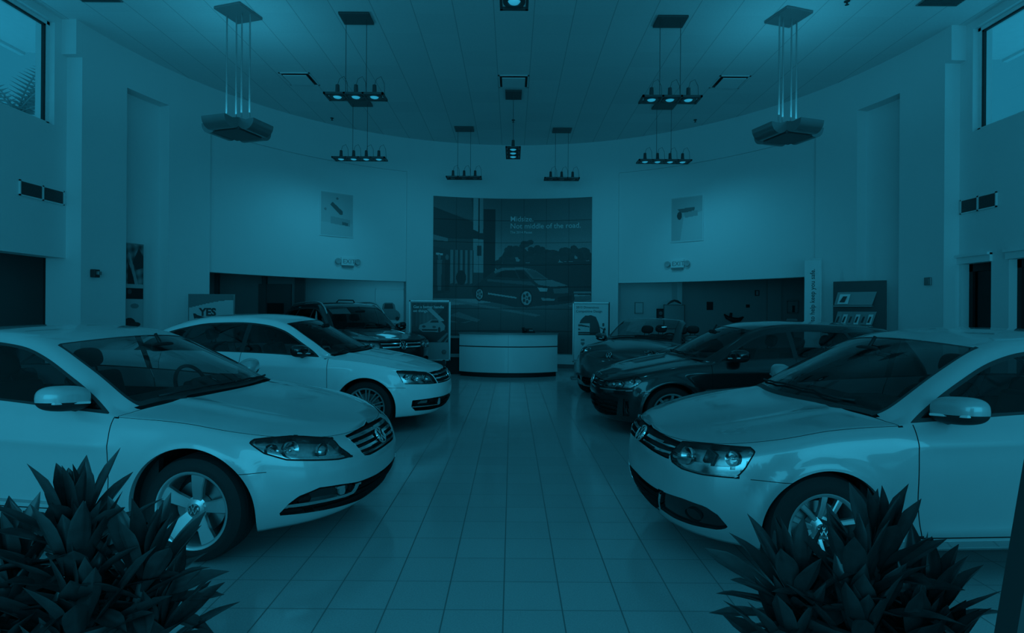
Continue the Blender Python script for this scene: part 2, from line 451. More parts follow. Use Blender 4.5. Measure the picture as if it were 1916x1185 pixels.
# ---------------------------------------------------------------- palm outside the left window
def palm():
    rt = empty('palm_tree', (-12.7, 14.4, 0), 0, 'palm tree outside the high left window', 'tree')
    rnd = random.Random(5); mb = MB()
    for k in range(26):
        an = rnd.uniform(0, 2*PI); el = rnd.uniform(-.3, 1.2); L = rnd.uniform(1.6, 2.3); pts = []
        d = Vector((math.cos(an)*math.cos(el), math.sin(an)*math.cos(el), math.sin(el)))
        p = Vector((0, 0, 6.5))
        for i in range(9):
            pts.append(p.copy()); d = (d + Vector((0, 0, -.16))).normalized(); p = p + d*L/8
        side = d.cross(Vector((0, 0, 1))).normalized() if abs(d.z) < .99 else Vector((1, 0, 0))
        for i in range(1, 9):
            t = (pts[i]-pts[i-1]).normalized(); sd = t.cross(Vector((0, 0, 1)))
            sd = sd.normalized() if sd.length > .01 else side
            for sg in (-1, 1):
                for q in (0, .5):
                    b = pts[i-1].lerp(pts[i], q); tip = b + (sd*sg*.8 + t*.55 + Vector((0, 0, -.25))).normalized()*.5*(1-abs(i-4)/9)
                    mb.add([b, b + t*.06, tip], [(0, 1, 2)])
        mb.tube(pts, .02, 5)
    mb.build('fronds', 'palm_hazed', rt)
    mb = MB(); mb.tube([(0, 0, 0), (.1, 0, 3), (0, 0, 6.55)], .16, 12, rs=[.22, .16, .14]); mb.build('trunk', 'cane', rt)
palm()

# ---------------------------------------------------------------- ceiling fixtures
def spot_bar(nspots, length, width=.31, drop=1.22, lit=True):
    """hanging track plate with recessed spot lamps; long side along local x; origin at the ceiling"""
    rt = empty('spotlight_bar')
    mb = MB(); mb.box(-.235, .235, -.17, .17, -.035, 0, bev=.006); mb.build('ceiling_plate', 'metal_dark', rt)
    mb = MB()
    for x in (-.16, .16): mb.tube([(x, 0, -.03), (x, 0, -drop)], .005, 6)
    mb.build('cable', 'metal_dark', rt)
    mb = MB(); w2, l2 = width/2, length/2
    n = nspots; gap = length/(n+.2); cx = [(-(n-1)/2 + i)*gap for i in range(n)]
    # slatted plate: frame rails with cross slats, open round the lamps
    for y in (-w2, w2-.03): mb.box(-l2, l2, y, y+.03, -drop-.03, -drop)
    for y in (-w2+.055, w2-.085): mb.box(-l2, l2, y, y+.025, -drop-.025, -drop-.005)
    for x in (-l2, l2-.03): mb.box(x, x+.03, -w2, w2, -drop-.03, -drop)
    for c in cx:
        mb.lathe([(.075, -drop-.03), (.12, -drop-.03), (.12, -drop), (.075, -drop), (.075, -drop-.03)], 20, M=Matrix.Translation((c, 0, 0)))
    for i in range(n-1):
        x = (cx[i]+cx[i+1])/2; mb.box(x-.015, x+.015, -w2, w2, -drop-.028, -drop)
    mb.build('slatted_plate', 'metal_dark', rt)
    for c in cx:
        mb = MB(); mb.lathe([(.02, .17), (.03, .165), (.035, .05), (.07, .0), (.075, -.02)], 16, M=Matrix.Translation((c, 0, -drop)))
        mb.tube([(c, 0, -drop+.16), (c+.03, 0, -drop+.26), (c+.1, 0, -drop+.3), (c+.15, 0, -drop+.2), (c+.16, 0, -drop)], .004, 5)
        lp = mb.build('lamp_holder', 'metal_dark', rt, smooth=True)
        mb = MB(); mb.lathe([(0, -drop-.045), (.03, -drop-.042), (.055, -drop-.032), (.068, -drop-.015)], 20, M=Matrix.Translation((c, 0, 0)))
        mb.build('lamp_lens', 'lamp_on' if lit else 'metal_grey', lp, smooth=True)
    return rt
bars = [
 (3, .92, -2.45, 8.75, 0, 1, 'three-lamp hanging spotlight bar, near left of the hall'),
 (3, .92, 2.44, 8.78, 0, 1, 'three-lamp hanging spotlight bar, near right of the hall'),
 (4, 1.16, -3.36, 12.35, 0, 1, 'four-lamp hanging spotlight bar, far left of the hall'),
 (4, 1.16, 3.32, 12.4, 0, 1, 'four-lamp hanging spotlight bar, far right of the hall'),
 (3, .88, -1.22, 14.05, 0, 0, 'hanging spotlight bar over the mural, left of centre'),
 (3, .88, 1.22, 14.1, 0, 0, 'hanging spotlight bar over the mural, right of centre'),
 (3, .88, 0, 11.8, 90, 1, 'spotlight bar hung end-on above the reception desk'),
 (3, .88, 0, 5.75, 90, 1, 'spotlight bar hung end-on at the very top of the view'),
]
for n, L, x, y, rz, lit, lab in bars:
    b = spot_bar(n, L, lit=bool(lit)); b.location = (x, y, H); b.rotation_euler = (0, 0, math.radians(rz))
    tag(b, lab, 'spotlight', 'hanging spotlight bars')
for x, y, ax, ay in ((-3.36, 12.2, -5.2, 13.0), (3.32, 12.25, 5.2, 13.0), (-1.3, 11.8, -2.9, 14.8), (1.3, 11.8, 2.9, 14.8)):
    spot('spot_glow', (x, y, H-1.36), (ax, ay, 1.8), 44, 120)
for x, y in ((0, 11.8), (-2.45, 8.75), (2.44, 8.78), (0, 5.75)): spot('spot_down', (x, y, H-1.36), (x*.5, y+.6, 0), 30, 80)
def uplight():
    rt = empty('uplight_fixture')
    mb = MB(); mb.box(-.24, .24, -.24, .24, -.04, 0, bev=.008); mb.build('ceiling_plate', 'metal_grey', rt)
    mb = MB(); drop = 1.72
    for k, (x, y) in enumerate(((-.19, -.03), (-.065, .03), (.065, .0), (.19, .03))): mb.tube([(x, y, -.03), (x, y, -drop)], .012, 8)
    mb.build('rod', 'metal_pale', rt)
    mb = MB(); mb.box(-.24, .24, -.24, .24, -drop-.17, -drop-.13, bev=.008); mb.box(-.2, .2, -.2, .2, -drop-.14, -drop); mb.build('centre_box', 'metal_dark', rt)
    for k in range(4):
        M = Matrix.Rotation(k*PI/2, 4, 'Z') @ Matrix.Translation((0, -.33, -drop-.02))
        mb = MB(); mb.lathe([(.15, -.21), (.15, .21)], 20, axis='X', M=M, a0=PI*.98, a1=2.1*PI)
        mb.lathe([(.14, .21), (.14, -.21)], 20, axis='X', M=M, a0=PI*.98, a1=2.1*PI)
        for sx in (-.21, .205):
            pts = [(0, .0)] + [(.15*math.cos(a), .15*math.sin(a)) for a in np.linspace(PI*.98, 2.1*PI, 18)]
            V = [(sx, p[0], p[1]) for p in pts] + [(sx+.005, p[0], p[1]) for p in pts]; n = len(pts)
            mb.add(V, [tuple(range(n)), tuple(range(n, 2*n))[::-1]] + [(i, (i+1) % n, n+(i+1) % n, n+i) for i in range(n)], M)
        tr = mb.build('trough_reflector', 'metal_grey', rt, angle=40)
        mb = MB(); mb.tube([M @ Vector((-.15, 0, .01)), M @ Vector((.15, 0, .01))], .02, 8); mb.build('tube_lamp', 'metal_pale', tr)
    return rt
for x, y, rz, lab in ((-4.22, 8.62, -17, 'four-trough metal uplight hung on rods, left side'), (4.2, 8.62, 17, 'four-trough metal uplight hung on rods, right side')):
    area('uplight_glow', (x, y, H-1.55), (PI, 0, 0), .8, .8, 8)
    b = uplight(); b.location = (x, y, H); b.rotation_euler = (0, 0, math.radians(rz)); tag(b, lab, 'ceiling light', 'rod-hung uplights')
def diffuser(x, y, lab):
    rt = empty('ceiling_vent', (x, y, H), 0, lab, 'vent', 'ceiling air vents')
    mb = MB()
    for (x0, x1, y0, y1) in ((-.3, .3, -.3, -.27), (-.3, .3, .27, .3), (-.3, -.27, -.3, .3), (.27, .3, -.3, .3)): mb.box(x0, x1, y0, y1, -.012, 0)
    mb.build('frame', 'wall_paint', rt)
    mb = MB(); mb.box(-.27, .27, -.27, .27, -.006, -.002); mb.build('slot', 'black', rt)
    mb = MB(); mb.box(-.225, .225, -.265, .2, -.05, -.035); mb.build('deflector_panel', 'wall_paint', rt)
diffuser(-4.22, 11.1, 'square ceiling air vent, left of the hall')
diffuser(0, 11.15, 'square ceiling air vent on the centre line above the desk')
diffuser(4.26, 11.1, 'square ceiling air vent, right of the hall')
for x, y, lab in ((-6.1, 8.05, 'dark square ceiling grille at the upper left'), (6.22, 8.0, 'dark square ceiling grille at the upper right')):
    rt = empty('ceiling_grille', (x, y, H), 0, lab, 'vent', 'dark ceiling grilles')
    mb = MB(); mb.box(-.3, .3, -.3, .3, -.015, 0); mb.build('frame', 'metal_grey', rt)
    mb = MB()
    for k in range(14): mb.box(-.28, .28, -.27+k*.04, -.25+k*.04, -.022, -.014)
    mb.build('louvres', 'metal_dark', rt)
for x, y in ((-4.3, 13.35), (4.3, 13.3), (0, 13.4), (4.85, 8.2)):
    rt = empty('sprinkler', (x, y, H), 0, {-4.3: 'small ceiling sprinkler by the left curve of the wall', 4.3: 'small ceiling sprinkler by the right curve of the wall', 0: 'small ceiling sprinkler on the centre line', 4.85: 'small ceiling sprinkler near the top right edge'}[x], 'sprinkler', 'ceiling sprinklers')
    mb = MB(); mb.lathe([(0, -.06), (.03, -.055), (.012, -.045), (.012, -.015), (.04, -.01), (.04, 0)], 14); mb.build('sprinkler_head', 'bracket_black', rt, smooth=True)

# ---------------------------------------------------------------- things on the side walls
def wall_grille(x, y0, y1, z0, z1, lab, s):
    rt = empty('wall_vent', (x, (y0+y1)/2, z0), 0, lab, 'vent', 'double wall vents'); h = z1-z0; L = (y1-y0)/2
    mb = MB(); a, b = sorted((0, -s*.02))
    for (p, q, u, v) in ((-L, L, 0, .02), (-L, L, h-.02, h), (-L, -L+.02, 0, h), (L-.02, L, 0, h), (-.015, .015, 0, h)): mb.box(a, b, p, q, u, v)
    mb.build('frame', 'wall_paint', rt)
    mb = MB(); a, b = sorted((-s*.002, -s*.008)); mb.box(a, b, -L+.02, L-.02, .02, h-.02)
    n = 10
    for k in range(n): mb.box(*sorted((-s*.006, -s*.016)), -L+.02, L-.02, .025+k*(h-.05)/n, .033+k*(h-.05)/n)
    mb.build('louvres', 'metal_dark', rt)
wall_grille(-7.13, 8.12, 8.93, 3.17, 3.40, 'double air vent in the left wall below the high window', -1)
wall_grille(7.13, 8.28, 9.12-.17, 3.13, 3.36, 'double air vent in the right wall below the high window', 1)
x, y = cyl(math.radians(-84.5)); rt = empty('wall_camera', (x+.0, y, 2.05), 0, 'small dark wall box on the left curved wall beside the opening', 'camera')
mb = MB(); mb.box(0, .08, -.06, .06, 0, .13, bev=.01); mb.build('housing', 'bracket_black', rt)
mb = MB(); mb.box(.03, .12, -.03, .05, .04, .1, bev=.01); mb.build('lens_hood', 'metal_grey', rt)
x, y = cyl(math.radians(84.0)); rt = empty('wall_switch', (x, y, 2.02), 0, 'small grey control box on the right curved wall', 'switch')
mb = MB(); mb.box(-.03, 0, -.07, .07, 0, .13, bev=.006); mb.build('switch_box', 'metal_grey', rt)
mb = MB(); mb.box(-.036, -.03, -.04, .04, .03, .1); mb.build('cover', 'metal_grey', rt)
rt = empty('ceiling_tube_light', (-8.25, 8.1, 2.66), 0, 'bright ceiling light in the side room at the far left', 'ceiling light')
mb = MB(); mb.box(-.3, .3, -.5, .5, 0, .04); mb.build('light_housing', 'trim_white', rt)
mb = MB(); mb.box(-.26, .26, -.46, .46, -.02, 0); mb.build('light_panel', 'tube_on', rt)
for nm, x, y, lab in (('office_lamp', -7.55, 15.2, 'small lit ceiling lamp in the left back room'), ('office_lamp', 6.3, 14.9, 'small lit ceiling lamp in the right back room'), ('office_lamp', 7.95, 8.75, 'small lit ceiling lamp inside the dark right doorway')):
    z = 2.72 if x < 7.5 else 2.6
    rt = empty(nm, (x, y, z), 0, lab, 'ceiling light')
    mb = MB(); mb.lathe([(.15, 0), (.15, -.02), (.12, -.025)], 20); mb.build('rim', 'trim_white', rt)
    mb = MB(); mb.lathe([(0, -.03), (.12, -.025)], 20); mb.build('lamp_panel', 'tube_on', rt)

# ---------------------------------------------------------------- mural on the curved wall (printed panels, seams, lettering)
MX0, MX1, MY0, MY1 = 811., 1102., 368., 663.
def P(*pts): return [((x-MX0)/(MX1-MX0), (y-MY0)/(MY1-MY0)) for x, y in pts]
def mural():
    n = 320; img = np.zeros((n, n)); yy = (np.arange(n)+.5)/n
    sky = np.interp(yy, [0, .2, .42, .6], [.075, .10, .20, .22]); img[:] = sky[:, None]
    rng = np.random.RandomState(3)
    # road and kerb
    ins = fillpoly(img, P((811, 575), (1102, 552), (1102, 663), (811, 663)), .06)
    g = np.interp(yy, [.62, .8, 1], [.11, .06, .035])
    img[ins] = np.repeat(g[:, None], n, 1)[ins]
    fillpoly(img, P((811, 548), (900, 548), (900, 560), (811, 562)), .14)
    # trees
    for cx, cy, r in ((965, 480, 24), (985, 468, 22), (1000, 480, 24), (945, 495, 18), (1020, 482, 20), (1045, 490, 18), (1055, 475, 13), (1075, 478, 20), (1092, 490, 18), (1030, 478, 12), (1088, 475, 10), (958, 470, 12)):
        for k in range(26):
            a = rng.uniform(0, 2*PI); q = r*rng.uniform(.5, 1); (u, v), = P((cx+q*math.cos(a), cy+q*.8*math.sin(a)))
            fillell(img, u, v, 6/291, 5/295, .028+.012*rng.rand())
    fillpoly(img, P((932, 492), (1102, 488), (1102, 552), (932, 545)), .03)
    fillpoly(img, P((1070, 545), (1102, 545), (1102, 549), (1070, 549)), .16)
    # building on the left: roof slab, columns, windows
    fillpoly(img, P((811, 368), (900, 368), (905, 560), (811, 560)), .045)
    fillpoly(img, P((811, 368), (880, 368), (884, 412), (811, 388)), .075)
    ins = fillpoly(img, P((811, 388), (884, 414), (924, 440), (924, 446), (811, 446)), .022)
    fillpoly(img, P((884, 368), (893, 368), (893, 432), (884, 428)), .22); fillpoly(img, P((896, 368), (902, 368), (902, 434), (896, 434)), .18)
    fillpoly(img, P((903, 388), (925, 388), (925, 525), (903, 525)), .016)
    fillpoly(img, P((811, 440), (837, 446), (837, 452), (811, 450)), .13)
    fillpoly(img, P((884, 445), (903, 447), (903, 510), (884, 510)), .20); fillpoly(img, P((891, 458), (899, 458), (899, 478), (891, 478)), .03)
    for x in range(842, 884, 9):
        fillpoly(img, P((x, 468), (x+5, 468), (x+5, 530), (x, 532)), .14)
        fillpoly(img, P((x+5, 468), (x+7, 468), (x+7, 535), (x+5, 535)), .03)
    fillpoly(img, P((811, 462), (842, 468), (842, 548), (811, 552)), .035)
    fillpoly(img, P((816, 474), (828, 475), (828, 479), (816, 478)), .3)
    for x in (818, 832): # two walkers in the print
        fillell(img, *P((x+4, 482))[0], 3/291, 5/295, .10); fillpoly(img, P((x, 487), (x+9, 487), (x+8, 515), (x+8, 545), (x+1, 545), (x, 515)), .02 if x > 820 else .10)
    fillell(img, *P((862, 520))[0], 9/291, 14/295, .016)
    # parking lines
    for q in (((840, 560), (1010, 590), (1000, 593), (835, 564)), ((858, 585), (898, 600), (892, 604), (840, 592)), ((811, 590), (860, 606), (888, 600), (870, 606), (811, 603)), ((1060, 572), (1102, 560), (1102, 564), (1065, 575))):
        fillpoly(img, P(*q), .15, .8)
    # the saloon in the print
    body = P((886, 535), (897, 528), (905, 520), (922, 507), (935, 501), (960, 499), (990, 502), (1012, 510), (1028, 522), (1048, 528), (1062, 534), (1070, 545), (1072, 560), (1068, 566), (1040, 570), (1000, 573), (985, 576), (960, 575), (930, 568), (900, 563), (885, 556), (882, 545))
    fillpoly(img, body, .030)
    fillpoly(img, P((922, 507), (937, 500), (975, 499), (1000, 504), (985, 503), (940, 505), (925, 511)), .14)
    fillpoly(img, P((935, 507), (960, 504), (968, 520), (925, 517)), .012); fillpoly(img, P((962, 504), (975, 506), (988, 521), (972, 521)), .012)
    fillpoly(img, P((978, 503), (1000, 505), (1024, 522), (994, 521)), .10); fillpoly(img, P((985, 505), (1000, 507), (1018, 520), (996, 519)), .07)
    fillpoly(img, P((996, 524), (1030, 523), (1060, 534), (1030, 536), (1005, 532)), .15)
    fillpoly(img, P((910, 522), (990, 526), (1000, 534), (990, 533), (910, 526)), .075)
    fillpoly(img, P((1003, 537), (1022, 539), (1021, 545), (1008, 545)), .30); fillpoly(img, P((1032, 540), (1060, 538), (1060, 548), (1034, 549)), .09)
    fillpoly(img, P((1010, 557), (1036, 559), (1034, 563), (1012, 562)), .2); fillpoly(img, P((1040, 556), (1068, 552), (1066, 562), (1042, 565)), .015)
    fillpoly(img, P((912, 548), (965, 556), (965, 559), (912, 551)), .26)
    for cx, cy, rx, ry in ((896, 551, 8, 13), (983, 558, 12, 17)):
        (u, v), = P((cx, cy)); fillell(img, u, v, rx/291, ry/295, .012); fillell(img, u, v, rx*.78/291, ry*.78/295, .26)
        for k in range(5):
            a = k*2*PI/5; fillell(img, u+rx*.42*math.cos(a)/291, v+ry*.42*math.sin(a)/295, rx*.2/291, ry*.2/295, .03)
        fillell(img, u, v, rx*.12/291, ry*.12/295, .08)
    img *= (1 + .10*rng.randn(*img.shape)*.4); img = np.clip(img*1.6, .006, .9)
    A = math.radians(17.95); Z0, Z1 = .40, 4.62
    rt = empty('wall_mural', (0, CY+R0, 0), 0, 'big dark printed wall mural of a saloon car under trees, behind the desk', 'mural')
    def fn(u, v, d=0):
        a = -A + 2*A*u; x, y = cyl(a, R0-.03-d); return (x, y-(CY+R0), Z0+(Z1-Z0)*v)
    board('printed_face', fn, n, n, img, rt)
    mb = MB(); arcbox(mb, -17.98, 17.98, Z0-.005, Z1+.005, R0-.028, R0-.001)
    mb.V = [(x, y-(CY+R0), z) for x, y, z in mb.V]; mb.build('backing', 'dark_card', rt)
    mb = MB()
    for k in range(1, 7):
        a = -17.95+35.9*k/7; arcbox(mb, a-.022, a+.022, Z0, Z1, R0-.0325, R0-.03, 2)
    for k in range(1, 7):
        z = Z0+(Z1-Z0)*k/7; arcbox(mb, -17.95, 17.95, z-.004, z+.004, R0-.0325, R0-.03)
    mb.V = [(x, y-(CY+R0), z) for x, y, z in mb.V]; mb.build('panel_seams', 'seam', rt)
    def curved_text(body, size, u, v, bold):
        V, F = text_geo(body, size, bold)
        x0 = -2.16+4.32*u; z0 = Z1-(Z1-Z0)*v; W = []
        for (x, y, z) in V:
            a = (x0+x)/R0; cx, cy = cyl(a, R0-.034-z); W.append((cx, cy-(CY+R0), z0+y))
        mesh('lettering', W, F, 'ink_light', rt)
    curved_text('Midsize.', .200, (952-MX0)/291, (411-MY0)/295, .001)
    curved_text('Not middle of the road.', .200, (952-MX0)/291, (424.5-MY0)/295, .001)
    curved_text('The 2014 Passat', .092, (952-MX0)/291, (434-MY0)/295, .001)
mural()

# ---------------------------------------------------------------- generic printed boards
def flatboard(root, name, w, h, z0, img, y=-.02, x=0):
    return board(name, lambda u, v, d: (x - w/2 + w*u, y, z0 + h*v), img.shape[1], img.shape[0], img, root)
def flat_text(root, body, size, x, z, y, m, bold=.0, vertical=False):
    V, F = text_geo(body, size, bold); 
    if vertical: W = [(x - py, y - pz, z + px) for px, py, pz in V]
    else: W = [(x + px, y - pz, z + py) for px, py, pz in V]
    return mesh('lettering', W, F, m, root)
def logo(root, x, y, z, r, m='chrome', disc='ink_dark', name='round_logo', M=None):
    """roundel with V over W, facing local -y"""
    M = M or Matrix.Identity(4)
    T = M @ Matrix.Translation((x, y, z)) @ Matrix.Rotation(PI/2, 4, 'X')
    mb = MB(); mb.lathe([(0, .004), (r*.95, .004), (r*.95, -.002)], 32, M=T)
    dd = mb.build(name + '_disc' if name == 'badge' else 'logo_disc', disc, root)
    mb = MB(); prof = [(r*.86, .004), (r*.87, .012), (r*.93, .016), (r*.99, .012), (r, .002)]; mb.lathe(prof, 36, M=T)
    def bar(p, q, t=.15):
        p = Vector((*p, 0))*r; q = Vector((*q, 0))*r; d = (q-p).normalized(); n = Vector((-d.y, d.x, 0))*t*r/2
        mb.prism([((p-n).x, (p-n).y), ((q-n).x, (q-n).y), ((q+n).x, (q+n).y), ((p+n).x, (p+n).y)], .003, .013, T)
    bar((-.36, .80), (-.03, .12)); bar((.36, .80), (.03, .12))
    bar((-.80, .40), (-.38, -.74)); bar((-.38, -.74), (-.02, .02)); bar((.02, .02), (.38, -.74)); bar((.38, -.74), (.80, .40))
    return mb.build(name, m, root, angle=35)
# left poster stand
def poster_stands():
    rt = empty('poster_stand', (-1.88, 12.9, 0), 0, 'framed car poster on a stand left of the desk, behind the dark SUV', 'poster stand')
    n = 120; img = np.full((n, n), .06); rng = np.random.RandomState(1)
    X, Y = np.meshgrid(np.linspace(0, 1, n), np.linspace(0, 1, n))
    img = .05 + .10*np.exp(-((X-.45)**2+(Y-.38)**2)/.06) + .03*(np.sin(X*60) > .3)*(X < .7)*(Y < .6)
    fillpoly(img, [(.72, .3), (1, .02), (1, .75), (.85, .6)], .02)
    fillpoly(img, [(.42, .16), (.54, .13), (.9, .45), (.78, .47)], .42)
    fillpoly(img, [(0, .72), (1, .72), (1, 1), (0, 1)], .015)
    fillpoly(img, [(.2, .66), (.22, .56), (.42, .50), (.52, .43), (.72, .42), (.85, .50), (.92, .58), (.9, .68), (.78, .74), (.3, .73)], .30)
    fillpoly(img, [(.5, .50), (.56, .44), (.73, .44), (.74, .5)], .03); fillell(img, .34, .60, .05, .03, .05); fillell(img, .62, .61, .05, .03, .08)
    fillpoly(img, [(.28, .67), (.72, .67), (.70, .71), (.3, .71)], .02); fillell(img, .76, .68, .035, .07, .02)
    for q in ([(.7, .98), (.97, .75), (1, .78), (.8, 1)], [(.88, 1), (1, .86), (1, .9), (.93, 1)]): fillpoly(img, q, .16)
    flatboard(rt, 'printed_photo', .84, .90, .82, img)
    mb = MB(); mb.box(-.46, .46, -.018, .01, .42, 1.77, bev=.003); mb.build('panel', 'grey_card', rt)
    mb = MB()
    for (a, b, c, d) in ((-.47, .47, 1.75, 1.78), (-.47, .47, .40, .43), (-.475, -.445, .4, 1.78), (.445, .475, .4, 1.78)): mb.box(a, b, -.03, .015, c, d)
    mb.build('frame', 'metal_pale', rt)
    mb = MB(); mb.box(-.35, .35, .0, .03, .0, .42); mb.box(-.42, .42, -.2, .2, 0, .03, bev=.008); mb.box(.3, .36, -.03, .03, 0, .42); mb.build('stand_base', 'bracket_black', rt)
    flat_text(rt, 'Get a better handle', .088, -.38, 1.60, -.024, 'ink_light', .002)
    flat_text(rt, 'on things.', .088, -.38, 1.51, -.024, 'ink_light', .002)
    logo(rt, .33, -.02, .60, .05, 'ink_dark', 'grey_card')
    # right poster stand
    rt = empty('poster_stand', (1.82, 12.95, 0), 0, 'pale information poster on a stand between the desk and the dark convertible', 'poster stand')
    img = np.full((150, 100), .62)
    fillpoly(img, [(.12, .40), (.2, .28), (.32, .21), (.5, .20), (.64, .23), (.72, .34), (.76, .42), (.78, .56), (.12, .56)], .05)
    fillpoly(img, [(.12, .345), (.46, .345), (.46, .50), (.12, .50)], .5)
    fillpoly(img, [(.12, .37), (.2, .365), (.45, .40), (.45, .42), (.2, .40), (.12, .40)], .06); fillpoly(img, [(.12, .44), (.16, .44), (.2, .47), (.12, .47)], .06)
    fillpoly(img, [(.12, .505), (.78, .505), (.78, .56), (.12, .56)], .012); fillpoly(img, [(.12, .525), (.46, .525), (.46, .535), (.12, .535)], .5)
    fillell(img, .9-.04, .37, .035, .03, .08); fillpoly(img, [(.76, .41), (.86, .44), (.92, .42), (.95, .58), (.80, .58), (.86, .46), (.77, .43)], .03)
    fillpoly(img, [(.9, .47), (.94, .47), (.93, .56), (.9, .56)], .45)
    fillpoly(img, [(.20, .63), (.31, .63), (.31, .67), (.2, .67)], .22); fillpoly(img, [(.2, .69), (.31, .69), (.31, .72), (.255, .75), (.2, .72)], .16)
    flatboard(rt, 'printed_sheet', .78, 1.28, .44, img)
    mb = MB(); mb.box(-.42, .42, -.018, .01, .40, 1.76, bev=.003); mb.build('panel', 'grey_card', rt)
    mb = MB()
    for (a, b, c, d) in ((-.42, .42, 1.735, 1.765), (-.42, .42, .38, .41), (-.425, -.40, .38, 1.765)): mb.box(a, b, -.03, .015, c, d)
    mb.build('frame', 'metal_pale', rt)
    mb = MB(); mb.box(.40, .425, -.03, .03, .0, 1.765); mb.build('side_post', 'bracket_black', rt)
    mb = MB(); mb.box(-.45, .45, -.2, .2, 0, .03, bev=.008); mb.box(-.38, .38, .0, .03, .0, .4); mb.build('stand_base', 'metal_grey', rt)
    flat_text(rt, '2013 Dimensions', .075, -.35, 1.62, -.024, 'ink_dark', .0)
    flat_text(rt, 'Competitive Design', .075, -.35, 1.53, -.024, 'ink_dark', .0)
poster_stands()
# YES sign behind the white saloon
rt = empty('sign_board', (-5.72, 10.72, 0), 0, 'pale free-standing board with dark YES lettering behind the white saloon', 'sign')
img = np.full((60, 80), .55); xs = np.linspace(0, 1, 80); top = .42-.26*np.sin(np.clip(xs*.9, 0, 1)*PI/2)
for i in range(80): img[:max(1, int(top[i]*38)), i] = .20
flatboard(rt, 'printed_face', .84, .95, .86, img)
mb = MB(); mb.box(-.44, .44, -.018, .02, .84, 1.83, bev=.004); mb.box(-.4, -.36, 0, .04, 0, .84); mb.box(.36, .4, 0, .04, 0, .84); mb.box(-.46, .46, -.18, .2, 0, .03); mb.build('stand_frame', 'metal_grey', rt)
flat_text(rt, 'YES', .20, -.22, 1.42, -.024, 'ink_dark', .008)
mb = MB(); pts = [(-.34, 1.46), (-.30, 1.46), (-.26, 1.43), (-.1, 1.385), (.1, 1.375), (.3, 1.39), (.1, 1.36), (-.12, 1.36), (-.28, 1.37), (-.32, 1.36)]
mb.add([(a, -.024, b) for a, b in pts], [tuple(range(len(pts)))]); mb.build('swoosh', 'ink_dark', rt)
# tall niche banner on the left
a = math.radians(-76.6); x, y = cyl(a, R0+.13)
rt = empty('wall_banner', (x, y, 0), -a*.86, 'narrow wall banner with dark photo panels in the left niche', 'banner')
n = 60; img = np.full((170, n), .40)
X, Y = np.meshgrid(np.linspace(0, 1, n), np.linspace(0, 1, 170)); rng = np.random.RandomState(9)
tx = .16 + .12*np.sin(X*9+Y*23)*np.cos(Y*31-X*5); m1 = (Y < .47); img[m1] = np.clip(tx, .04, 1)[m1]
fillpoly(img, [(.08, .47), (.1, .2), (.55, .47)], .015); fillpoly(img, [(.35, .22), (.72, .04), (1, .14), (1, .27), (.6, .3)], .03)
fillpoly(img, [(.1, .1), (.2, .1), (.7, .47), (.5, .47)], .3); fillpoly(img, [(0, .515), (1, .515), (1, .645), (0, .645)], .008)
fillell(img, .2, .56, .12, .03, .07); fillell(img, .5, .73, .25, .03, .2); fillell(img, .2, .93, .35, .06, .02); fillell(img, .55, .95, .3, .03, .03)
flatboard(rt, 'printed_face', .30, 1.52, 1.18, img)
mb = MB(); mb.box(-.155, .155, -.018, -.004, 1.16, 2.72); mb.build('backing', 'metal_grey', rt)
# tall roll-up banner on the right
rt = empty('banner_stand', (5.98, 11.2, 0), math.radians(-28), 'tall narrow white banner with sideways lettering beside the right opening', 'banner')
mb = MB(); mb.box(-.145, .145, -.012, .0, .06, 2.62); mb.build('banner_sheet', 'white_card', rt)
mb = MB(); mb.box(-.15, .15, -.016, .006, 2.61, 2.64); mb.box(-.17, .17, -.08, .08, 0, .06, bev=.01); mb.box(.14, .152, -.014, .01, .06, 2.62); mb.build('banner_frame', 'metal_grey', rt)
flat_text(rt, 'to help keep you safe.', .118, .036, 1.38, -.014, 'ink_dark', .001, vertical=True)
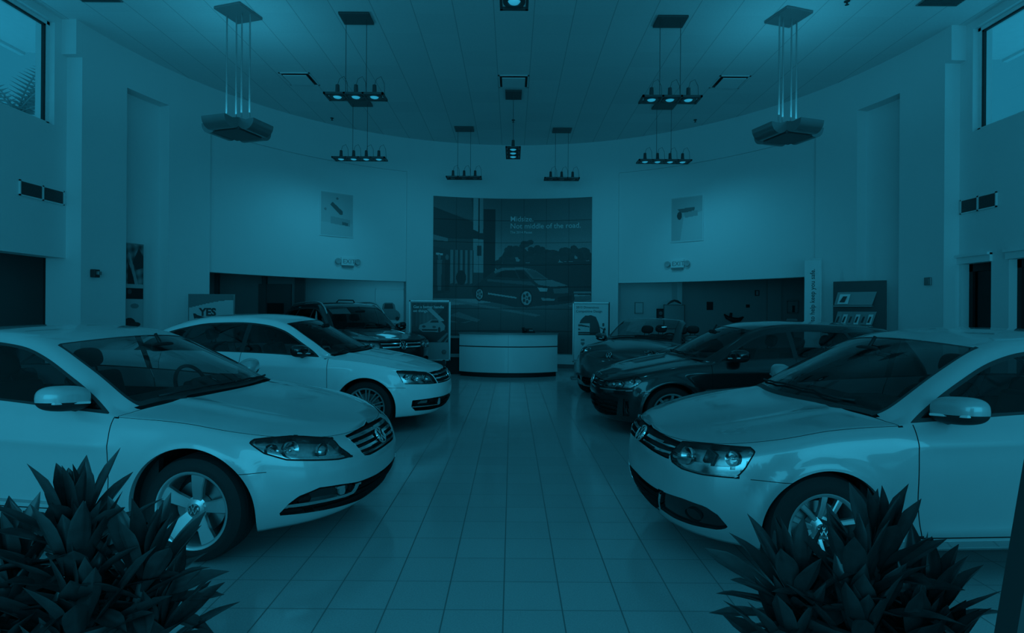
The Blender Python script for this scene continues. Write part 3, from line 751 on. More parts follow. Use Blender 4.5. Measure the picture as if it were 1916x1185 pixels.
# brochure rack
rt = empty('brochure_rack', (6.33, 10.27, 0), math.radians(-42), 'dark brochure rack with two pale shelves of leaflets at the right wall', 'rack')
mb = MB(); mb.box(-.42, .42, 0, .05, .1, 2.14, bev=.004); mb.box(-.44, .44, -.2, .2, 0, .1); mb.build('back_panel', 'dark_card', rt)
for k, z in enumerate((1.72, 1.36, 1.0)):
    mb = MB(); mb.add([(-.38, -.10, z-.02), (.22, -.10, z-.02), (.28, -.01, z+.22), (-.34, -.01, z+.22)], [(0, 1, 2, 3)]); mb.box(-.4, .22, -.14, 0, z-.05, z-.03)
    sh = mb.build('display_shelf', 'grey_card', rt)
rnd = random.Random(2)
for k, (dx, z, lab) in enumerate([(-.24, 1.74, 'leaflet leaning on the upper shelf of the dark rack')] + [(-.33+.1*i, 1.37, '%s leaflet from the left on the lower shelf of the dark rack' % ('first', 'second', 'third', 'fourth', 'fifth', 'sixth')[i]) for i in range(6)]):
    ca, sa = math.cos(math.radians(-42)), math.sin(math.radians(-42)); lx, ly = dx, -.125
    b = empty('leaflet', (6.33+lx*ca-ly*sa, 10.27+lx*sa+ly*ca, z), math.radians(-42), lab, 'leaflet', None if k == 0 else 'leaflets on the lower shelf')
    wd = .17 if k == 0 else .07
    mb = MB(); mb.add([(-wd/2, 0, -.02), (wd/2, 0, -.02), (wd/2+.03, .08, .16), (-wd/2+.03, .08, .16), (-wd/2, .006, -.02), (wd/2, .006, -.02), (wd/2+.03, .086, .16), (-wd/2+.03, .086, .16)], [(0, 1, 2, 3), (7, 6, 5, 4), (0, 4, 5, 1), (1, 5, 6, 2), (2, 6, 7, 3), (3, 7, 4, 0)])
    mb.build('cover', 'white_card' if k % 2 == 0 else 'grey_card', b)
    mb = MB(); mb.add([(-wd*.3, .005, .01), (wd*.2, .005, .01), (wd*.3+.02, .05, .12), (-wd*.1+.02, .05, .12)], [(0, 1, 2, 3)]); mb.V = [(x, y-.008, z) for x, y, z in mb.V]; mb.build('cover_print', 'ink_dark', b)
# framed prints high on the recessed walls
def on_wall(name, ang, z, w, h, lab, cat, depth=.02, r=R0+.05):
    a = math.radians(ang); x, y = cyl(a, r-.003)
    return empty(name, (x, y, z), -a, lab, cat)
rt = on_wall('wall_print', -38.9, 3.36, 0, 0, 'pale framed print of a tilted object high on the left wall', 'picture')
img = np.full((90, 64), .52); fillpoly(img, [(.02, .02), (.98, .02), (.98, .7), (.02, .7)], .45)
fillpoly(img, [(.28, .28), (.36, .22), (.68, .42), (.66, .50), (.58, .50)], .10); fillell(img, .5, .13, .04, .03, .2); fillell(img, .14, .4, .04, .03, .25); fillpoly(img, [(.3, .55), (.9, .6), (.9, .76), (.3, .72)], .34); fillpoly(img, [(.66, .66), (.85, .68), (.85, .75), (.66, .73)], .15)
flatboard(rt, 'printed_face', .82, 1.06, .02, img, -.03)
mb = MB(); mb.box(-.43, .43, -.028, 0, 0, 1.1, bev=.004); mb.build('frame', 'wall_light', rt)
rt = on_wall('wall_print', 38.6, 3.30, 0, 0, 'pale framed print with a small dark figure high on the right wall', 'picture')
img = np.full((90, 64), .58); fillpoly(img, [(.02, .02), (.98, .02), (.98, .36), (.4, .45), (.3, .98), (.02, .98)], .45)
fillpoly(img, [(.2, .27), (.75, .25), (.74, .33), (.45, .36), (.3, .36)], .13); fillell(img, .27, .42, .08, .09, .05); fillpoly(img, [(.4, .36), (.85, .33), (.84, .45), (.45, .48)], .36)
flatboard(rt, 'printed_face', .80, 1.10, .02, img, -.03)
mb = MB(); mb.box(-.42, .42, -.028, 0, 0, 1.14, bev=.004); mb.build('frame', 'wall_light', rt)
for ang, lab in ((-36.6, 'exit sign with two round emergency lamps above the left opening'), (36.7, 'exit sign with two round emergency lamps above the right opening')):
    rt = on_wall('exit_sign', ang, 2.62, 0, 0, lab, 'sign')
    mb = MB(); mb.box(-.17, .17, -.05, 0, .04, .25, bev=.01); mb.build('sign_housing', 'wall_light', rt)
    mb = MB(); mb.box(-.14, .14, -.06, 0, 0, .03); mb.build('lower_rail', 'metal_grey', rt)
    flat_text(rt, 'EXIT', .155, -.135, .09, -.052, 'metal_grey', .0)
    for s in (-1, 1):
        mb = MB(); M = Matrix.Translation((s*.25, -.05, .14)) @ Matrix.Rotation(PI/2, 4, 'X'); mb.lathe([(.0, .02), (.045, .03), (.07, .03), (.075, .0), (.06, -.03), (0, -.04)], 20, M=M); mb.box(min(s*.16, s*.2), max(s*.16, s*.2), -.05, 0, .12, .16)
        mb.build('emergency_lamp', 'grey_lamp', rt, angle=40)

# ---------------------------------------------------------------- reception desk
def desk():
    rt = empty('reception_desk', (0, 13.45, 0), 0, 'white curved reception desk in front of the mural', 'desk')
    cx, r = -.08, 1.95; yc = r - .42; am = math.asin(1.17/r)
    def arc(mb, ri, ro, z0, z1, a=am):
        n = 28; V = []; F = []
        for i in range(n+1):
            t = -a+2*a*i/n
            for (q, z) in ((ro, z0), (ri, z0), (ri, z1), (ro, z1)): V.append((cx+q*math.sin(t), yc-q*math.cos(t), z))
        for i in range(n):
            for k in range(4): F.append((i*4+k, i*4+(k+1) % 4, (i+1)*4+(k+1) % 4, (i+1)*4+k))
        F += [(3, 2, 1, 0), tuple(n*4+k for k in range(4))]; mb.add(V, F)
    mb = MB(); arc(mb, r-.05, r, .11, .70); o = mb.build('lower_panel', 'desk_white', rt, angle=30)
    mb = MB(); arc(mb, r-.05, r, .725, .995); mb.build('upper_panel', 'desk_white', rt, angle=30)
    mb = MB(); arc(mb, r-.04, r-.012, .69, .735); arc(mb, r-.14, r-.05, 0, .115); mb.build('shadow_gap', 'black', rt)
    mb = MB(); arc(mb, r-.42, r+.02, .995, 1.03, am*1.005); mb.build('counter_top', 'desk_top', rt, angle=30)
    mb = MB(); mb.box(cx-.002, cx+.002, yc-r-.0015, yc-r+.01, .11, .99); mb.build('panel_joint', 'baseboard_dark', rt)
    mb = MB()
    for s in (-1, 1): mb.box(cx+s*1.05-.02, cx+s*1.05+.02, yc-r*math.cos(am)+.1, yc-r*math.cos(am)+.55, 0, .99)
    mb.box(cx-1.05, cx+1.05, yc-r*math.cos(am)+.12, yc-r*math.cos(am)+.7, .70, .74)
    mb.build('inner_desk', 'desk_top', rt)
    t = empty('desk_telephone', (.40, 13.42, 1.03), .3, 'small black telephone with handset on top of the reception desk', 'telephone')
    mb = MB(); mb.add([(-.13, -.1, 0), (.13, -.1, 0), (.13, .1, 0), (-.13, .1, 0), (-.13, -.1, .02), (.13, -.1, .02), (.13, .1, .10), (-.13, .1, .10)], [(0, 3, 2, 1), (4, 5, 6, 7), (0, 1, 5, 4), (1, 2, 6, 5), (2, 3, 7, 6), (3, 0, 4, 7)]); mb.build('phone_base', 'black', t)
    mb = MB(); mb.box(-.13, -.08, -.1, .1, .05, .11, bev=.012); mb.box(-.14, -.07, -.11, -.05, .04, .10, bev=.012); mb.box(-.14, -.07, .05, .12, .08, .13, bev=.012); mb.build('handset', 'black_gloss', t)
    mb = MB(); mb.box(.0, .1, -.04, .03, .04, .075); mb.build('keypad', 'metal_grey', t)
    t = empty('side_table', (-1.38, 13.9, 0), 0, 'black side cabinet with two pale shelves left of the reception desk', 'cabinet')
    mb = MB(); mb.box(-.22, .16, -.2, .2, 0, .88); mb.build('body', 'black', t)
    mb = MB(); mb.box(-.24, .18, -.22, .22, .88, .92); mb.build('table_top', 'grey_card', t)
    mb = MB(); mb.box(-.24, .12, -.24, -.2, .42, .50); mb.build('shelf', 'grey_card', t)
desk()

# ---------------------------------------------------------------- things hung in the back rooms
def framed(name, X, Y, z, w, h, lab, cat, face, frame, extra=None):
    rt = empty(name, (X, Y-.001, z), 0, lab, cat)
    mb = MB()
    for (a, b, c, d) in ((-w/2, w/2, h-.02, h), (-w/2, w/2, 0, .02), (-w/2, -w/2+.02, 0, h), (w/2-.02, w/2, 0, h)): mb.box(a, b, -.025, 0, c, d)
    mb.build('frame', frame, rt)
    mb = MB(); mb.box(-w/2+.02, w/2-.02, -.015, 0, .02, h-.02); mb.build('picture', face, rt)
    if extra: extra(rt, w, h)
    return rt
def ex_med(rt, w, h):
    mb = MB(); mb.lathe([(0, .02), (w*.22, .018), (w*.22, 0)], 18, M=Matrix.Translation((0, 0, h*.58)) @ Matrix.Rotation(PI/2, 4, 'X')); mb.box(-w*.2, w*.2, -.02, 0, h*.15, h*.22); mb.build('emblem_print', 'grey_card', rt)
def ex_fig(rt, w, h):
    mb = MB(); mb.box(-.02, .06, -.02, 0, .02, h*.6); mb.build('figure_print', 'ink_dark', rt)
def ex_car(rt, w, h):
    mb = MB(); k = w
    pts = [(-.36, .2), (-.34, .42), (-.28, .5), (-.24, .74), (-.16, .80), (.10, .80), (.18, .72), (.22, .52), (.32, .45), (.38, .34), (.38, .22), (.30, .14), (-.28, .12)]
    mb.prism([(a*k, b*h*.75) for a, b in pts], .018, .022, Matrix.Rotation(PI/2, 4, 'X')); mb.build('car_print', 'grey_card', rt)
    mb = MB(); M = Matrix.Rotation(PI/2, 4, 'X')
    mb.prism([(-.20*k, .42*h), (.14*k, .42*h), (.10*k, .57*h), (-.17*k, .57*h)], .022, .025, M)
    for cx in (-.26, .28): mb.lathe([(0, .026), (.07*k, .026), (.07*k, .02)], 16, M=M @ Matrix.Translation((cx*k, .14*h, 0)))
    mb.build('car_print_detail', 'metal_dark', rt)
framed('car_poster', -3.72, 17.12, 1.15, .85, 1.05, 'pale poster of an old car on the back wall of the left room', 'picture', 'wall_light', 'wall_light', ex_car)
framed('notice_sheet', 3.86, 17.12, 1.5, .26, .34, 'small white notice on the back wall of the right room', 'notice', 'white_card', 'grey_card')
framed('framed_emblem', 4.52, 17.12, 1.33, .25, .32, 'small black-framed emblem on the back wall of the right room', 'picture', 'dark_card', 'black', ex_med)
framed('door_sign_plate', 3.24, 17.12, 1.50, .1, .34, 'narrow black sign at the left edge of the right room', 'sign', 'black', 'black')
rt = framed('notice_board', 4.75, 16.5, 1.05, .62, .72, 'grey notice board with an ornament on top in the right room', 'notice board', 'metal_grey', 'metal_dark')
mb = MB(); mb.tube([(-.2, -.03, .73), (-.1, -.03, .80), (0, -.03, .84), (.1, -.03, .81), (.2, -.03, .75)], .03, 8, rs=[.015, .035, .03, .035, .015]); mb.build('ornament', 'metal_dark', rt, smooth=True)
framed('small_frame', 5.83, 16.6, 1.62, .18, .24, 'small dark square frame on the dark wall of the right room', 'picture', 'black', 'black')
rt = empty('wall_ornament', (6.55, 16.58, 1.30), 0, 'dark boat-shaped ornament on the dark wall of the right room', 'ornament')
mb = MB(); mb.tube([(-.3, 0, .2), (-.22, -.03, .1), (-.05, -.05, .03), (.12, -.04, .03), (.26, -.02, .12)], .06, 10, rs=[.02, .06, .08, .07, .02]); mb.tube([(-.12, -.02, .08), (-.1, -.02, .24)], .04, 8); mb.build('ornament_body', 'black', rt, smooth=True)
framed('thermostat', 7.22, 16.6, 2.05, .12, .16, 'small thermostat box on the dark wall of the right room', 'thermostat', 'grey_card', 'black')
framed('wall_plaque', 7.75, 16.6, 1.38, .28, .2, 'small grey plaque on the wall of the right room', 'plaque', 'metal_dark', 'metal_dark')
framed('wall_picture', 8.25, 16.55, 1.55, .32, .36, 'small pale picture on the wall at the right end of the right room', 'picture', 'grey_card', 'metal_grey', ex_fig)
framed('picture_frame', 8.22, 16.55, 1.08, .34, .30, 'white square picture with a dark figure below the small pale picture', 'picture', 'white_card', 'white_card', ex_fig)
framed('entry_plate', 6.95, 16.6, 1.7, .1, .09, 'tiny dark plate on the wall of the right room', 'plate', 'black', 'black')
mb = MB(); mb.box(7.5, 7.9, 16.5, 16.6, 0, 2.7); struct(mb.build('trim_5', 'dark_room_wall'))

# ---------------------------------------------------------------- dark slanted board at the right edge, close to the camera
rt = empty('display_panel', (1.50, 1.42, 0), 0, 'dark slanted display panel cut off by the right edge, closest to the camera', 'display panel')
V = []
for (z, x0) in ((.0, -.362), (1.35, -.14)):
    for (x, y) in ((x0, -.02), (x0+.75, -.20), (x0+.75, -.14), (x0, .04)): V.append((x, y, z))
mb = MB(); mb.add(V, [(3, 2, 1, 0), (4, 5, 6, 7), (0, 1, 5, 4), (1, 2, 6, 5), (2, 3, 7, 6), (3, 0, 4, 7)]); mb.build('panel', 'panel_dark', rt)
mb = MB(); mb.box(-.36, .39, -.25, .12, 0, .02, bev=.005); mb.build('panel_foot', 'bracket_black', rt)

# ---------------------------------------------------------------- potted plants
def leaf_geo(mb, base, d, L, Wd, droop, rnd, twist):
    p = Vector(base); d = d.normalized(); n = 9; V = []; F = []
    side = d.cross(Vector((0, 0, 1)))
    side = side.normalized() if side.length > .15 else Vector((math.cos(twist), math.sin(twist), 0))
    prof = (.30, .42, .62, .82, .95, 1.0, .96, .80, .42, .02); ph = rnd.uniform(0, 6)
    for i in range(n+1):
        t = i/n; w_ = Wd*prof[i]*.5; an = twist*.22 + .12*math.sin(ph+5*t)
        nrm = side.cross(d).normalized(); s2 = side*math.cos(an) + nrm*math.sin(an)
        n2 = d.cross(s2); n2 = n2 if n2.z < 0 else -n2
        for k, (q, z) in enumerate(((-1, .38), (-.66, .16), (-.33, .18), (0, -.06), (.33, .18), (.66, .16), (1, .38))):
            V.append(p + s2*w_*q - n2*w_*z*(1+.25*math.sin(ph*2+9*t+q*2)))
        d = (d + Vector((0, 0, -droop*(.3+t)))/n).normalized(); p = p + d*L/n
    for i in range(n):
        for k in range(6):
            a = i*7+k; F.append((a, a+1, a+8, a+7))
    mb.add(V, F)
def plant(name, loc, heads, seed, lab):
    rt = empty(name, loc, 0, lab, 'plant'); rnd = random.Random(seed); canes = MB()
    for (hx, hy, hz, nl, L, tilt) in heads:
        mb = MB(); ax = Vector((hx*tilt, hy*tilt, 1)).normalized()
        q = Vector((0, 0, 1)).rotation_difference(ax)
        for k in range(nl):
            t = k/nl; an = k*2.399 + rnd.uniform(-.3, .3); el = PI/2*(1-t)*1.02 - t*.55 + rnd.uniform(-.12, .12)
            d = q @ Vector((math.cos(an)*math.cos(el), math.sin(an)*math.cos(el), math.sin(el)))
            b = Vector((hx, hy, hz)) + q @ Vector((math.cos(an)*.012, math.sin(an)*.012, -t*.16))
            leaf_geo(mb, b, d, L*rnd.uniform(.8, 1.12)*(1-.15*(t < .12)), .074*rnd.uniform(.8, 1.2), rnd.uniform(.1, .7)*(.3+t), rnd, rnd.uniform(-2, 2))
        mb.build('leaf_rosette', 'leaf', rt, smooth=True)
        canes.tube([(hx*.2, hy*.2, .38), (hx*.7, hy*.7, hz*.6), (hx, hy, hz+.02)], .018, 8)
    canes.build('cane', 'cane', rt, smooth=True)
    mb = MB(); mb.lathe([(0, 0), (.17, 0), (.19, .02), (.235, .40), (.25, .42), (.25, .45), (.225, .45), (.22, .40), (0, .38)], 32); mb.build('pot', 'pot_dark', rt, angle=40)
    mb = MB(); mb.lathe([(0, .405), (.21, .40)], 24); mb.build('soil', 'soil', rt)
    return rt
plant('potted_dracaena', (-1.58, 2.10, 0), [(-.06, .02, .70, 34, .33, 1.0), (.02, -.08, .58, 36, .34, .8), (.22, .0, .54, 32, .34, 1.0), (-.28, .0, .56, 32, .32, 1.0), (.10, -.16, .44, 32, .33, 1.0), (-.18, -.18, .42, 32, .33, 1.0), (.26, .02, .34, 28, .31, 1.0), (-.32, -.08, .32, 26, .31, 1.0), (.05, -.2, .28, 26, .3, 1.0)], 3,
      'dark leafy potted plant in front of the left foreground car')
plant('potted_dracaena', (1.30, 2.12, 0), [(.10, .03, .60, 32, .31, .8), (-.03, -.05, .52, 34, .33, .8), (-.24, .0, .50, 32, .33, 1.0), (.27, .0, .42, 30, .32, 1.0), (-.08, -.16, .40, 30, .32, 1.0), (.15, -.14, .34, 28, .31, 1.0), (-.28, -.08, .32, 28, .31, 1.0), (.26, -.08, .27, 26, .3, 1.0)], 11,
      'dark leafy potted plant in front of the right foreground car')
# ================================================================ cars
class Surf:
    """fine surface of half a car that can be split along implicit curves"""
    def __init__(s, A, F, cols):
        s.A = A; s.F = F; s.c = {k: i for i, k in enumerate(cols)}; s.T = ['body'] * len(F)
    def g(s, k): return s.A[:, s.c[k]]
    def pos(s): return s.A[:, 0:3]
    def cut(s, fn, mask=None):
        v = fn(s) if callable(fn) else fn
        v = np.where(np.abs(v) < 2e-5, 2e-5, v)
        mk = None if mask is None else mask(s)
        pos = (v > 0).tolist(); vl = v.tolist(); mkl = None if mk is None else mk.tolist()
        cache = {}; new = []; nF = []; nT = []; n0 = len(s.A)
        for f, t in zip(s.F, s.T):
            sg = pos[f[0]]
            if all(pos[i] == sg for i in f) or (mkl is not None and not all(mkl[i] for i in f)):
                nF.append(f); nT.append(t); continue
            a = []; b = []; m = len(f); cr = 0
            for k in range(m):
                i = f[k]; j = f[(k+1) % m]
                (a if pos[i] else b).append(i)
                if pos[i] != pos[j]:
                    key = (i, j) if i < j else (j, i); q = cache.get(key)
                    if q is None:
                        q = n0 + len(new); cache[key] = q; t0 = vl[key[0]]/(vl[key[0]]-vl[key[1]]); new.append((key[0], key[1], t0))
                    a.append(q); b.append(q); cr += 1
            if cr != 2: nF.append(f); nT.append(t); continue
            if len(a) > 2: nF.append(tuple(a)); nT.append(t)
            if len(b) > 2: nF.append(tuple(b)); nT.append(t)
        if new:
            ii = np.array([q[0] for q in new]); jj = np.array([q[1] for q in new]); tt = np.array([q[2] for q in new])[:, None]
            s.A = np.vstack([s.A, s.A[ii]*(1-tt) + s.A[jj]*tt])
        s.F = nF; s.T = nT
    def cent(s):
        C = np.zeros((len(s.F), s.A.shape[1]))
        for n in (3, 4, 5, 6, 7, 8):
            idx = [i for i, f in enumerate(s.F) if len(f) == n]
            if idx: C[idx] = s.A[np.array([s.F[i] for i in idx])].mean(1)
        return C
    def tagit(s, fn, name, only=None, mask=None):
        """fn(view)->values; tag faces whose centre is inside (<0)"""
        v = View(s.cent(), s.c); r = fn(v) < 0
        if mask is not None: r &= mask(v)
        for i in np.nonzero(r)[0]:
            if only is None or s.T[i] in only: s.T[i] = name
    def cuttag(s, fn, name, only=None, mask=None): s.cut(fn, mask); s.tagit(fn, name, only, mask)
    def line(s, fn, name, w=.005, only=None, mask=None):
        f2 = lambda q: np.abs(fn(q)) - w/2
        s.cut(lambda q: fn(q) - w/2, mask); s.cut(lambda q: fn(q) + w/2, mask); s.tagit(f2, name, only, mask)
class View:
    def __init__(s, A, c): s.A = A; s.c = c
    def g(s, k): return s.A[:, s.c[k]]

def smax(a, b, k): return np.maximum(a, b) + np.maximum(k - np.abs(a-b), 0)**2 / (4*k)
def smin(a, b, k): return -smax(-a, -b, k)

def car_surface(p):
    L, W = p['L'], p['W']; Lf = p.get('Lf', .78); Lr = p.get('Lr', .5); R, xfa, WB = p['R'], p['xfa'], p['WB']; Ra = p['Ra']; xra = xfa+WB
    nose = pchip(p['nose']); tail = pchip(p['tail']); zb_ = pchip(p['zbot']); zs_ = pchip(p['zsh']); wp = pchip(p['plan']); wf = pchip(p['wf'])
    Hc = pchip(p['hood']); G = pchip(p['roof']); f4 = pchip(p['f4']); sw = p['sw']; xpk = p['xpk']; crown = p['crown']; q1, q2 = p.get('q', (2.0, 2.5))
    # stations
    th = np.linspace(0, PI/2, 400); cx = 1-np.cos(th)**(2/q1); cy = np.sin(th)**(2/q2)
    arc = np.concatenate([[0], np.cumsum(np.hypot(np.diff(cx*Lf), np.diff(cy*W)))]); nf = 46
    k = np.interp(np.linspace(0, arc[-1], nf), arc, np.arange(400)); X0 = np.interp(k, np.arange(400), cx)*Lf; Y0 = np.interp(k, np.arange(400), cy); A0 = np.linspace(0, arc[-1], nf)
    ns = int((L-Lf-Lr)/.028); Xs = np.linspace(Lf, L-Lr, ns+1)[1:]
    nr = 22; arr = np.concatenate([[0], np.cumsum(np.hypot(np.diff(cx*Lr), np.diff(cy*W)))]); kr = np.interp(np.linspace(0, arr[-1], nr), arr, np.arange(400))
    X1 = L - np.interp(kr, np.arange(400), cx)[::-1]*Lr; Y1 = np.interp(kr, np.arange(400), cy)[::-1]
    X = np.concatenate([X0, Xs, X1[1:]]); Yf = np.concatenate([Y0, np.ones(len(Xs)), Y1[1:]])
    Aa = np.concatenate([A0, A0[-1]+Xs-Lf, A0[-1]+L-Lr-Lf+(arr[-1]-np.interp(kr, np.arange(400), arr)[::-1])[1:]])
    nu = len(X)
    # levels
    nl, ng, nc = 38, 16, 26
    ts = np.linspace(0, 1, nl)
    fade = np.clip(1 - X/1.15, 0, 1)**1.0; fader = np.clip(1-(L-X)/.9, 0, 1)
    rows = 1 + nl + ng + nc
    P3 = np.zeros((nu, rows, 3)); S = np.zeros((nu, rows))
    zb, zs = zb_(X), zs_(X); Wx = W*wp(X)*Yf
    for j, t in enumerate(ts):
        e = nose(t); er = tail(t)
        P3[:, j+1, 0] = X + e*fade - er*fader
        P3[:, j+1, 1] = Wx*wf(t)
        P3[:, j+1, 2] = zb + (zs-zb)*t; S[:, j+1] = t
    P3[:, 0] = P3[:, 1]; P3[:, 0, 1] *= .86; P3[:, 0, 0] += (.10*fade - .1*fader); P3[:, 0, 2] += .005; S[:, 0] = -.05
    xs = P3[:, nl, 0]; ys = P3[:, nl, 1]; y4 = ys*f4(xs)
    def Bd(x, y, ysx, zsx): return zsx + (Hc(x)-zsx)*(1-np.clip(y/np.maximum(ysx, 1e-4), 0, 1)**p.get('hk', 2.4)) + p.get('bulge', 0)*0
    def Gs(x, y):
        sh = np.clip((xpk-x)/.9, -1, 1); sh = np.sin(sh*PI/2)
        return G(x - sw*y*y*sh) - crown*y*y*p.get('ck', 1)
    def Top(x, y, ysx, zsx): return smax(Bd(x, y, ysx, zsx), Gs(x, y), .012)
    z4 = Top(xs, y4, ys, zs); bd4 = Bd(xs, y4, ys, zs); gw = sstep(.0, .10, z4-bd4)
    for i in range(1, ng+1):
        r = i/ng; j = nl+i; y = ys+(y4-ys)*r
        zl = zs+(z4-zs)*r; yb = y + p.get('bow', .014)*np.sin(PI*r)*gw
        zz = Bd(xs, y, ys, zs)*(1-gw) + zl*gw
        P3[:, j, 0] = xs; P3[:, j, 1] = yb; P3[:, j, 2] = zz; S[:, j] = 1+r
    for i in range(1, nc+1):
        w_ = i/nc; j = nl+ng+i; y = y4*(1-w_)
        P3[:, j, 0] = xs; P3[:, j, 1] = y; P3[:, j, 2] = Top(xs, y, ys, zs); S[:, j] = 2+w_
    # smoothing (mirror at the centre line)
    def smooth(P3, it, wgt):
        for _ in range(it):
            E = np.concatenate([P3[:, :1]*2-P3[:, 1:2], P3, P3[:, -2:-1]*[1, -1, 1]], 1)
            lv = (E[:, :-2]+E[:, 2:])/2 - P3
            E = np.concatenate([P3[1:2]*[1, -1, 1], P3, P3[-2:-1]*[1, -1, 1]], 0)
            lu = (E[:-2]+E[2:])/2 - P3; lu[0] *= 0; lu[-1] *= 0
            P3 = P3 + wgt*(lv+lu*.6)
        P3[:, -1, 1] = 0; P3[0, :, 1] = 0; P3[-1, :, 1] = 0
        return P3
    wgt = np.full((nu, rows, 1), .5); wgt[:, :2] = .0
    P3 = smooth(P3, p.get('smooth', 4), wgt)
    # wheel-arch flares, lower tuck and body creases
    x, y, z = P3[..., 0], P3[..., 1], P3[..., 2]
    low = (S <= 1.0) & (S >= 0)
    d = np.zeros_like(x)
    for xa in (xfa, xra):
        r = np.hypot(x-xa, z-R); d += p.get('flare', .02)*np.exp(-((r-Ra-.01)/.055)**2)*low + p.get('flare', .02)*.9*(r < Ra)*low*(1-np.exp(-((r-Ra-.01)/.055)**2))
    for (xa, xb, za, zb2, amp, hw) in p.get('creases', []):
        zc = za+(zb2-za)*np.clip((x-xa)/(xb-xa), 0, 1); win = sstep(xa, xa+.25, x)*(1-sstep(xb-.25, xb, x)); q = (z-zc)/hw
        d += amp*win*np.exp(-np.abs(q)**1.2)*low
    d *= sstep(.0, .5, Yf)[:, None]
    P3[..., 1] = y + d
    for (za, ya, dx, hw, yw) in p.get('front_crease', []):   # fore-aft ridges over the front face
        m = np.exp(-((z-za)/hw)**2)*np.exp(-(np.abs(y)/yw)**4)*low*np.clip(1-X[:, None]/.5, 0, 1); P3[..., 0] -= dx*m
    for (ys0, amp, hw) in p.get('hood_crease', []):
        m = np.exp(-((np.abs(P3[..., 1])-ys0*ys[:, None])/hw)**2)*(S > 1.05)*(1-gw[:, None])*sstep(.1, .5, X)[:, None]*(X < 2.2)[:, None]; P3[..., 2] += amp*m
    # normals
    E = np.concatenate([P3[1:2]*[1, -1, 1], P3, P3[-2:-1]*[1, -1, 1]], 0); du = E[2:]-E[:-2]
    E = np.concatenate([P3[:, :1]*2-P3[:, 1:2], P3, P3[:, -2:-1]*[1, -1, 1]], 1); dv = E[:, 2:]-E[:, :-2]
    N = np.cross(du, dv); ln = np.linalg.norm(N, axis=2, keepdims=True); 
    N = N/np.maximum(ln, 1e-9); ref = P3[nu//2, nl//2]; 
    if N[nu//2, nl//2, 1] < 0: N = -N
    bad = ln[..., 0] < 1e-7
    for a in (0, nu-1):
        b = 1 if a == 0 else nu-2
        m = S[a] > 1.0; N[a, m] = N[b, m]*[1, 0, 1]; N[a] /= np.maximum(np.linalg.norm(N[a], axis=1, keepdims=True), 1e-9)
    cols = ['x', 'y', 'z', 'nx', 'ny', 'nz', 's', 'a', 'z4', 'zs', 'ys', 'y4', 'gw', 'bd', 'gx']
    one = np.ones((1, rows))
    def ex(v): return (v[:, None]*one)
    xx, yy = P3[..., 0], P3[..., 1]
    bd = Bd(xx, yy, ex(ys), ex(zs)); sh = np.sin(np.clip((xpk-xx)/.9, -1, 1)*PI/2); gx = xx - sw*yy*yy*sh
    A = np.stack([P3[..., 0], P3[..., 1], P3[..., 2], N[..., 0], N[..., 1], N[..., 2], S, ex(Aa), ex(P3[:, nl+ng, 2]), ex(P3[:, nl, 2]), ex(P3[:, nl, 1]), ex(P3[:, nl+ng, 1]), ex(gw), bd, gx], 2).reshape(-1, len(cols))
    F = []
    for i in range(nu-1):
        for j in range(rows-1):
            a = i*rows+j; F.append((a, a+1, a+rows+1, a+rows))
    # orient outward
    f = F[(nu//2)*(rows-1)+nl//2]; a, b, c = A[f[0], :3], A[f[1], :3], A[f[2], :3]
    if np.cross(b-a, c-b)[1] < 0: F = [q[::-1] for q in F]
    return Surf(A, F, cols)

